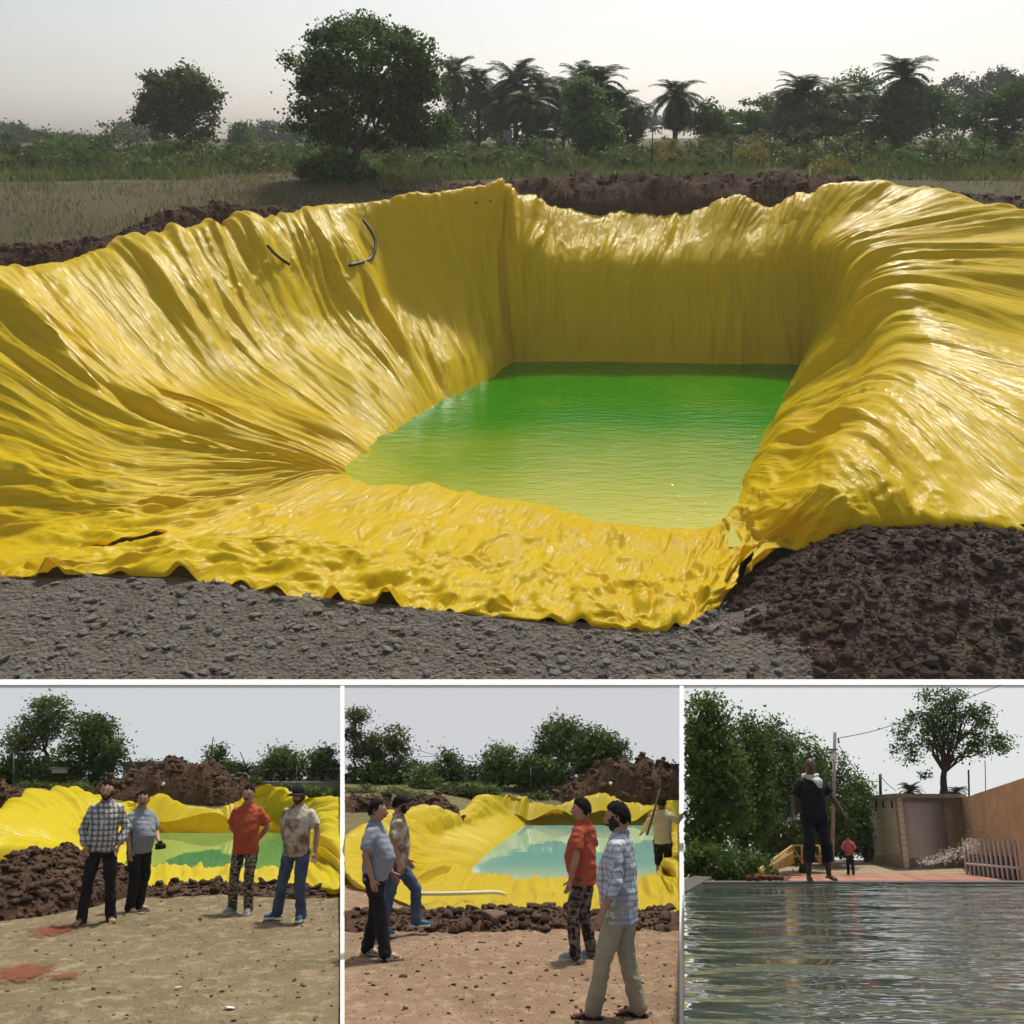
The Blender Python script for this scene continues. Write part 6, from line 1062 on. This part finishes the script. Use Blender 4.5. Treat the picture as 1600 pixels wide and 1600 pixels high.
# roller shutter: slats
slm = mat('grey_shutter', (.60, .57, .55), (.48, .455, .44), 2, .55, .4); nS = 30; zt = hB - .12; sw = (f(xb) - f(xa)).length; rz_ = Matrix.Rotation(math.atan2((P1 - P0).y, (P1 - P0).x), 4, 'Z'); slat = MB().tube([(-sw / 2, 0, 0), (sw / 2, 0, 0)], zt / nS / 2 * 1.04, 8, (1, .6), (0, 0, 1)).mesh('shutter_slat'); slat.materials.append(slm)
sh_ = link('shutter', MB().box((0, .03, 0), (sw - .01, .02, zt + .25)).mesh('shutter', False), conc, bld); sh_.matrix_local = Matrix.Translation((f(xa) + f(xb)) / 2 + th * .35 + Vector((0, 0, .3 + zt / 2 - .12))) @ rz_
for i in range(nS): o = link('shutter_slat', slat, None, sh_); o.matrix_local = Matrix.Translation((0, 0, -zt / 2 + (i + .5) * zt / nS + .12))
rf = [v + d for v, d in ((P0, Vector((-.1, -.25, 0))), (P1, Vector((.02, -.25, 0))), (P2, Vector((.02, .1, 0))), (P3, Vector((-.25, .05, 0))))]; link('roof_slab', MB().prism([Vector((v.x, v.y, hB)) for v in rf], [Vector((v.x, v.y, hB + .12)) for v in rf]).mesh('roof_slab', False), conc, bld)
# orange wall to the right
W0, W1 = RY(1332, 830, 32.72), RY(1680, 960, 24.0); zt0, zt1 = RY(1350, 545, 32.7).z, RY(1572, 468, 26).z + .05; W0.z = W1.z = -1.25; dv = (W1 - W0).normalized(); pr = Vector((-dv.y, dv.x, 0)) * -.2
owall = mat('ochre_plaster', (.60, .40, .23), (.48, .31, .18), 1.4, .95, .2, .5, 12, c3=(.40, .28, .18), scale3=3); mid = W0 + (W1 - W0) * .24
def tall(a, b_, za, zb, m, nm, par=None):
    q = [a, b_, b_ - pr, a - pr]; return MB().prism(q, [Vector((v.x, v.y, zz)) for v, zz in zip(q, (za, zb, zb, za))]).mesh(nm, False)
ow = thing('ochre_wall', RI, W0, 'tall ochre plastered wall at the right of the shuttered building', 'wall')
link('wall', tall(Vector(), mid - W0, zt0 - W0.z, zt0 - W0.z, owall, 'wall'), owall, ow); link('wall', tall(mid - W0 + dv * .01, W1 - W0, zt1 - .22 - W0.z, zt1 - .05 - W0.z, owall, 'wall'), owall, ow)
# plank fence with rail
F0, F1 = RY(1325, 850, 30.2), RY(1600, 925, 25.6); F0.z = F1.z = PZ; fn_ = thing('plank_fence', RI, F0, 'grey plank fence with a pale rail at the right of the plaza', 'fence'); pk = mat('grey_plank', (.52, .51, .50), (.42, .41, .40), 5, .9); n_ = 13; dF = F1 - F0; ang = math.atan2(dF.y, dF.x)
for i in range(n_):
    u = i / (n_ - 1); p_ = dF * u; hh = RY(1325 + 275 * u, 732 + 16 * u, F0.y + dF.y * u).z - PZ; b2 = MB().box((0, 0, hh / 2), (.135, .03, hh)).mesh('plank', False); o = link('plank', b2, pk, fn_); o.matrix_local = Matrix.Translation(p_) @ Matrix.Rotation(ang, 4, 'Z')
link('rail', MB().tube([(0, -.05, .30), dF + Vector((0, -.05, .33))], .035, 6).mesh('rail'), mat('pale_rail', (.5, .48, .44)), fn_); dk = MB().box((0, .08, .28), (dF.length, .02, .58)).mesh('backing', False); o = link('backing', dk, MT['wire'], fn_); o.matrix_local = Matrix.Translation(dF / 2) @ Matrix.Rotation(ang, 4, 'Z')
# water spray
n_ = 620; u = RNG.uniform(0, 1, n_) ** .8; ctr = np.stack([1110 + 270 * u + RNG.normal(size=n_) * 12, 845 - 90 * u ** 1.6 + RNG.normal(size=n_) * (10 + 16 * u), 27 + RNG.normal(size=n_) * .15], 1); mb = MB(); dV, dF_ = stone_mesh(3, 1, .1, 1)
for q in ctr: p_ = RY(*q); s_ = RNG.uniform(.008, .032); mb.add(dV * np.array([s_ * 1.6, s_, s_]) + np.array(p_), dF_)
tag(link('water_spray', mb.mesh('water_spray'), mat('spray_drops', (.80, .80, .79), rough=.2), M=RI.M), 'white spray of water drops in front of the plank fence', 'spray', kind='stuff')
# bamboo railing
rl = thing('bamboo_railing', RI, RY(370, 900, 18), 'yellow bamboo railing with crossed bars along the left of the plaza', 'railing'); o0 = RY(370, 900, 18)
tp = lambda u: RY(362 + 154 * u, 880 - 112 * u, 18 + 11 * u) - o0; bo = lambda u: RY(378 + 144 * u, 905 - 52 * u, 18 + 11 * u) - o0
tp2 = lambda u: RY(516 + 170 * u, 768 + 2 * u, 29 + .3 * u) - o0; bo2 = lambda u: RY(522 + 166 * u, 850 + 2 * u, 29 + .3 * u) - o0
for a, b_ in ((tp(0), tp(1)), (bo(0) * .35 + tp(0) * .65, bo(1) * .35 + tp(1) * .65), (tp2(0), tp2(1)), (bo2(0) * .6 + tp2(0) * .4, bo2(1) * .6 + tp2(1) * .4)): link('rail', MB().tube([a, b_], .028, 7).mesh('rail'), MT['bamboo'], rl)
for i in range(15): u = i / 14; link('post', MB().tube([bo(u), tp(u) + Vector((0, 0, .03))], .030, 7).mesh('post'), MT['bamboo'], rl)
for i in range(14): link('brace', MB().tube([bo(i / 14), tp((i + 1) / 14)], .018, 6).mesh('brace'), MT['bamboo'], rl)
for i in range(5): u = i / 4; link('post', MB().tube([bo2(u), tp2(u) + Vector((0, 0, .03))], .03, 7).mesh('post'), MT['bamboo'], rl)
for i in range(4): link('brace', MB().tube([bo2(i / 4 if i % 2 else (i + 1) / 4), tp2((i + 1) / 4 if i % 2 else i / 4)], .02, 6).mesh('brace'), MT['bamboo'], rl)
# brown balls on the tank wall
bm_ = mat('brown_husk', (.22, .075, .04), (.13, .05, .03), 14, .9, .2, .6, 40, bdist=.01)
for i, (x, y, r_) in enumerate(((315, 902, 16), (352, 899, 18), (384, 904, 15), (412, 901, 17), (437, 903, 16), (462, 905, 14))):
    V, F = stone_mesh(90 + i, .95, .12, 3); rr = r_ / 2.985 / 1600 * 15.8 * 2; p_ = RY(x, y, 15.85); p_.z = -.685 + rr * .44; tag(link('brown_ball', MB().add(V * rr, F).mesh('brown_ball'), bm_, M=RI.M @ Matrix.Translation(p_)), ('leftmost', 'second from left', 'third from left', 'fourth from left', 'fifth from left', 'rightmost')[i] + ' of the round reddish brown balls lined up on the tank wall', 'ball', 'brown balls on the tank wall')
# trees
gr_ = 'trees of the dark wood by the tank'
for i, (Y, bl, m, lab, nl) in enumerate((
    (20.0, [(150, 300, 125, 190), (110, 180, 90, 130), (80, 420, 65, 180), (160, 560, 120, 190), (90, 720, 75, 150)], 'leaf_mid', 'nearest tallest tree of the dark wood at its left end', 17000), (24.5, [(290, 290, 120, 150), (310, 450, 130, 200), (280, 640, 130, 190)], 'leaf_dark', 'second tree of the dark wood behind the standing man', 13000), (29.6, [(430, 280, 110, 110), (460, 430, 120, 170), (430, 620, 120, 190)], 'leaf_dark', 'third tree of the dark wood above the standing man', 11000), (31.0, [(560, 350, 100, 110), (580, 480, 110, 150), (560, 640, 110, 160)], 'leaf_mid', 'fourth tree of the dark wood left of the lamp pole', 9000), (32.5, [(690, 420, 90, 110), (700, 560, 100, 140), (680, 690, 90, 110)], 'leaf_dark', 'fifth tree of the dark wood behind the lamp pole', 7000), (33.6, [(800, 480, 60, 70), (790, 580, 80, 110), (780, 690, 80, 90)], 'leaf_mid', 'sixth tree of the dark wood right of the lamp pole', 6000), (34.6, [(850, 540, 36, 60), (845, 640, 45, 90), (860, 700, 40, 50)], 'leaf_mid', 'last small tree of the dark wood beside the building', 3500))):
    k = Y / 34; ltree(zr, RI, Y, (bl[-1][0], 905 - i * 12), bl, lab, m, nl, .10 * k ** .3, .17, .09, 150, 8, .35, group=gr_, droop=.5, thick=.5)
for i, (x, y, rx, ry, Y) in enumerate(((70, 830, 58, 70, 18.2), (180, 850, 90, 55, 18.6), (290, 860, 80, 45, 19), (430, 760, 90, 90, 30.2), (560, 740, 80, 90, 31.2), (660, 760, 60, 70, 33), (820, 740, 60, 50, 34.8), (740, 750, 60, 60, 34), (890, 790, 46, 42, 35.3), (500, 800, 60, 55, 33), (610, 805, 60, 45, 34.4))):
    ltree(zr, RI, Y, (x, y + ry), [(x, y, rx, ry)], ('dark bush at the left end below the wood', 'dark bush below the nearest tree of the wood', 'dark bush left of the bamboo railing', 'dark bush behind the middle of the bamboo railing', 'dark bush behind the far end of the bamboo railing', 'dark bush at the foot of the lamp pole', 'dark bush beside the brick wall', 'dark bush behind the walking person', 'low bush at the end of the path by the building', 'low bush behind the near half of the railing', 'low bush behind the crossed far rail')[i], 'leaf_dark', 3500, .08, .12, .03, 60, 4, .2, 'bush', 'bushes below the dark wood', cat='bush', stem='stem', fol='foliage', droop=.3)
ltree(zr, RI, 34.75, (1212, 540), [(1240, 120, 140, 66), (1110, 230, 110, 75), (1180, 180, 120, 90), (1340, 200, 130, 90), (1440, 290, 100, 60), (1270, 290, 140, 75), (1060, 330, 70, 55), (1190, 70, 70, 35), (1400, 130, 60, 40), (1160, 440, 30, 20)], 'spreading mango tree with dark trunk rising behind the shuttered building', 'leaf_dark', 8500, .105, .15, .11, 210, 22, .35, thick=.5, fork=(1225, 420))
for lab, x, y, r_ in (('small palm peeping over the left of the building roof', 1085, 520, 75), ('small palm peeping over the right of the building roof', 1300, 525, 70)):
    me, tk = FR if x < 1200 else TK; p_ = RY(x, y, 34.9); b0 = RY(x, 700, 34.9); t = thing('date_palm', RI, b0, lab, 'palm', 0, 'small palms behind the roof'); c = link('crown', me, MT['leaf_mid'], t); s_ = r_ / 2.985 / 1600 * 35; c.matrix_local = Matrix.Translation((0, 0, p_.z - b0.z)) @ Matrix.Diagonal((s_, s_ * .5, s_, 1)); o = link('trunk', tk, MT['bark'], t); o.matrix_local = Matrix.Translation((0, 0, p_.z - b0.z)) @ Matrix.Diagonal((s_ * .6, s_ * .4, (p_.z - b0.z) / 2.3, 1))
# lamp pole and wires
b0 = RY(700, 850, 29.0); tpv = RY(715, 240, 29.0) - b0; lpz = thing('lamp_pole', RI, b0, 'pale concrete lamp pole with a white lamp behind the standing man', 'lamp pole'); link('pole', MB().tube([(0, 0, -.1), tpv], [.058, .042], 10).mesh('pole'), MT['concrete'], lpz)
q = RY(708, 352, 28.9) - b0; link('lamp', MB().box(q, (.17, .10, .15)).mesh('lamp', False), MT['lamp_glass'], lpz); q = RY(706, 320, 28.95) - b0; link('crossarm', MB().box(q, (.26, .05, .045)).mesh('crossarm', False), MT['metal'], lpz); q = RY(733, 290, 28.95) - b0; link('insulator', MB().tube([q, q + Vector((0, 0, .13))], [.03, .02], 8).mesh('insulator'), MT['wire'], lpz)
for lab, pts in (('main overhead wire rising from the lamp pole across the mango tree', ((725, 268, 29), (900, 232, 30.5), (1100, 165, 32), (1300, 92, 33), (1488, 20, 34))), ('slack wire from the lamp pole to the far dark pole', ((733, 300, 29), (800, 400, 31), (860, 460, 33), (925, 470, 34.5))), ('short wire right of the far dark pole', ((930, 445, 34.5), (960, 480, 34.6), (1000, 512, 34.7)))):
    Q = cr([list(RY(*p_)) for p_ in pts], np.linspace(0, len(pts) - 1, 20)); tag(link('power_line', MB().tube(Q, .011, 5).mesh('power_line'), MT['wire'], M=RI.M), lab, 'wire', 'wires of the right scene')
for x, y0, y1, r_, lab in ((926, 435, 560, .05, 'far dark pole left of the building roof'), (1338, 415, 540, .03, 'thin pole behind the right end of the roof'), (1415, 370, 520, .014, 'thinnest pole above the ochre wall')):
    a = RY(x, y1, 34.6); tag(link('pole', MB().tube([(0, 0, -.2), RY(x, y0, 34.6) - a], r_, 8).mesh('pole'), MT['wire'], M=RI.M @ Matrix.Translation(a)), lab, 'pole', 'poles of the right scene')
# people
pb1 = person(RI, Vector((RY(640, 905, 15.78).x, 15.78, -.683)), 4, 1.76, 'bald man in black tee shirt and cropped trousers standing barefoot on the tank wall', MT['skin3'], MT['hair'], dict(m=MT['blk_cloth'], sl='short', hem=.84, belly=.02, w=1.1), dict(m=MT['char_cloth'], len='crop', w=1.08), dict(kind='bare'),
       arms={-1: ((-.315, .02, 1.15), (-.37, -.08, .89)), 1: ((.34, .02, 1.19), (.47, -.05, .95))}, feet={-1: (-.15, .0, -15, 0), 1: (.15, .0, 12, 0)}, head_yaw=-14, head_pitch=13, bald=True, moustache=False, seed=22, collar=False)
sf = MB(); rs = np.random.default_rng(5)
for j in range(5):
    o1, o2, o3 = rs.uniform(-.02, .02), rs.uniform(-.012, .03), rs.uniform(0, 6)
    sf.tube([(math.sin(R(i * 18)) * (.100 + .012 * math.sin(i * .9 + o3)), .006 + o1 * .4 - math.cos(R(i * 18)) * (.094 + .012 * math.cos(i * .7 + o3)), 1.448 + o2 + .035 * (1 - math.cos(R(i * 18))) * .5 + .012 * math.sin(i * .8 + o3)) for i in range(21)], [.017 + .005 * math.sin(i + o3) for i in range(21)], 8)
for j in range(4): a = -.05 + .035 * j; sf.tube([(a + .02, -.085, 1.455), (a * .9 + .05, -.130, 1.41), (a * .6 + .075, -.142, 1.35 + .012 * j), (a * .4 + .085, -.142, 1.30)], [.02, .028, .024, .010], 8, (.6, 1))
sc_o = link('scarf', remesh(sf, 'scarf', .011, .006, (14, 14, 20), 4), MT['scarf'], None, pb1.matrix_world.copy()); tag(sc_o, 'white scarf wound round the neck of the bald man on the wall', 'scarf')
person(RI, Vector((RY(790, 892, 29.3).x, 29.3, PZ + .032)), 160, 59 * 29.3 / 1600, 'person in pink shirt and dark trousers walking away across the plaza', MT['skin'], MT['hair'], dict(m=MT['pink'], sl='long', hem=.84, belly=.02), dict(m=MT['blk_cloth'], len='long'), dict(kind='sneaker', m=MT['grey_shoe']),
       arms={-1: ((-.31, .06, 1.16), (-.19, -.13, 1.05)), 1: ((.30, .06, 1.16), (.2, -.15, 1.05))}, feet={-1: (-.10, .08, 5, 0), 1: (.12, -.10, -5, 0)}, head_pitch=10, seed=25, moustache=False)
# ------------------------------------------------------------------ haze
hz = MB().box((0, 330, 20), (1500, 800, 62)); hm = bpy.data.materials.new('haze_air'); hm.use_nodes = True; nt = hm.node_tree; nt.nodes.remove(nt.nodes['Principled BSDF'])
pv = nd(nt, 'ShaderNodeVolumePrincipled'); pv.inputs['Color'].default_value = (.93, .96, 1, 1); pv.inputs['Density'].default_value = .0003; pv.inputs['Anisotropy'].default_value = 0.; nt.links.new(pv.outputs[0], nt.nodes['Material Output'].inputs['Volume'])
tag(link('haze', hz.mesh('haze', False), hm), 'thin pale haze hanging over the fields', 'haze', kind='stuff')
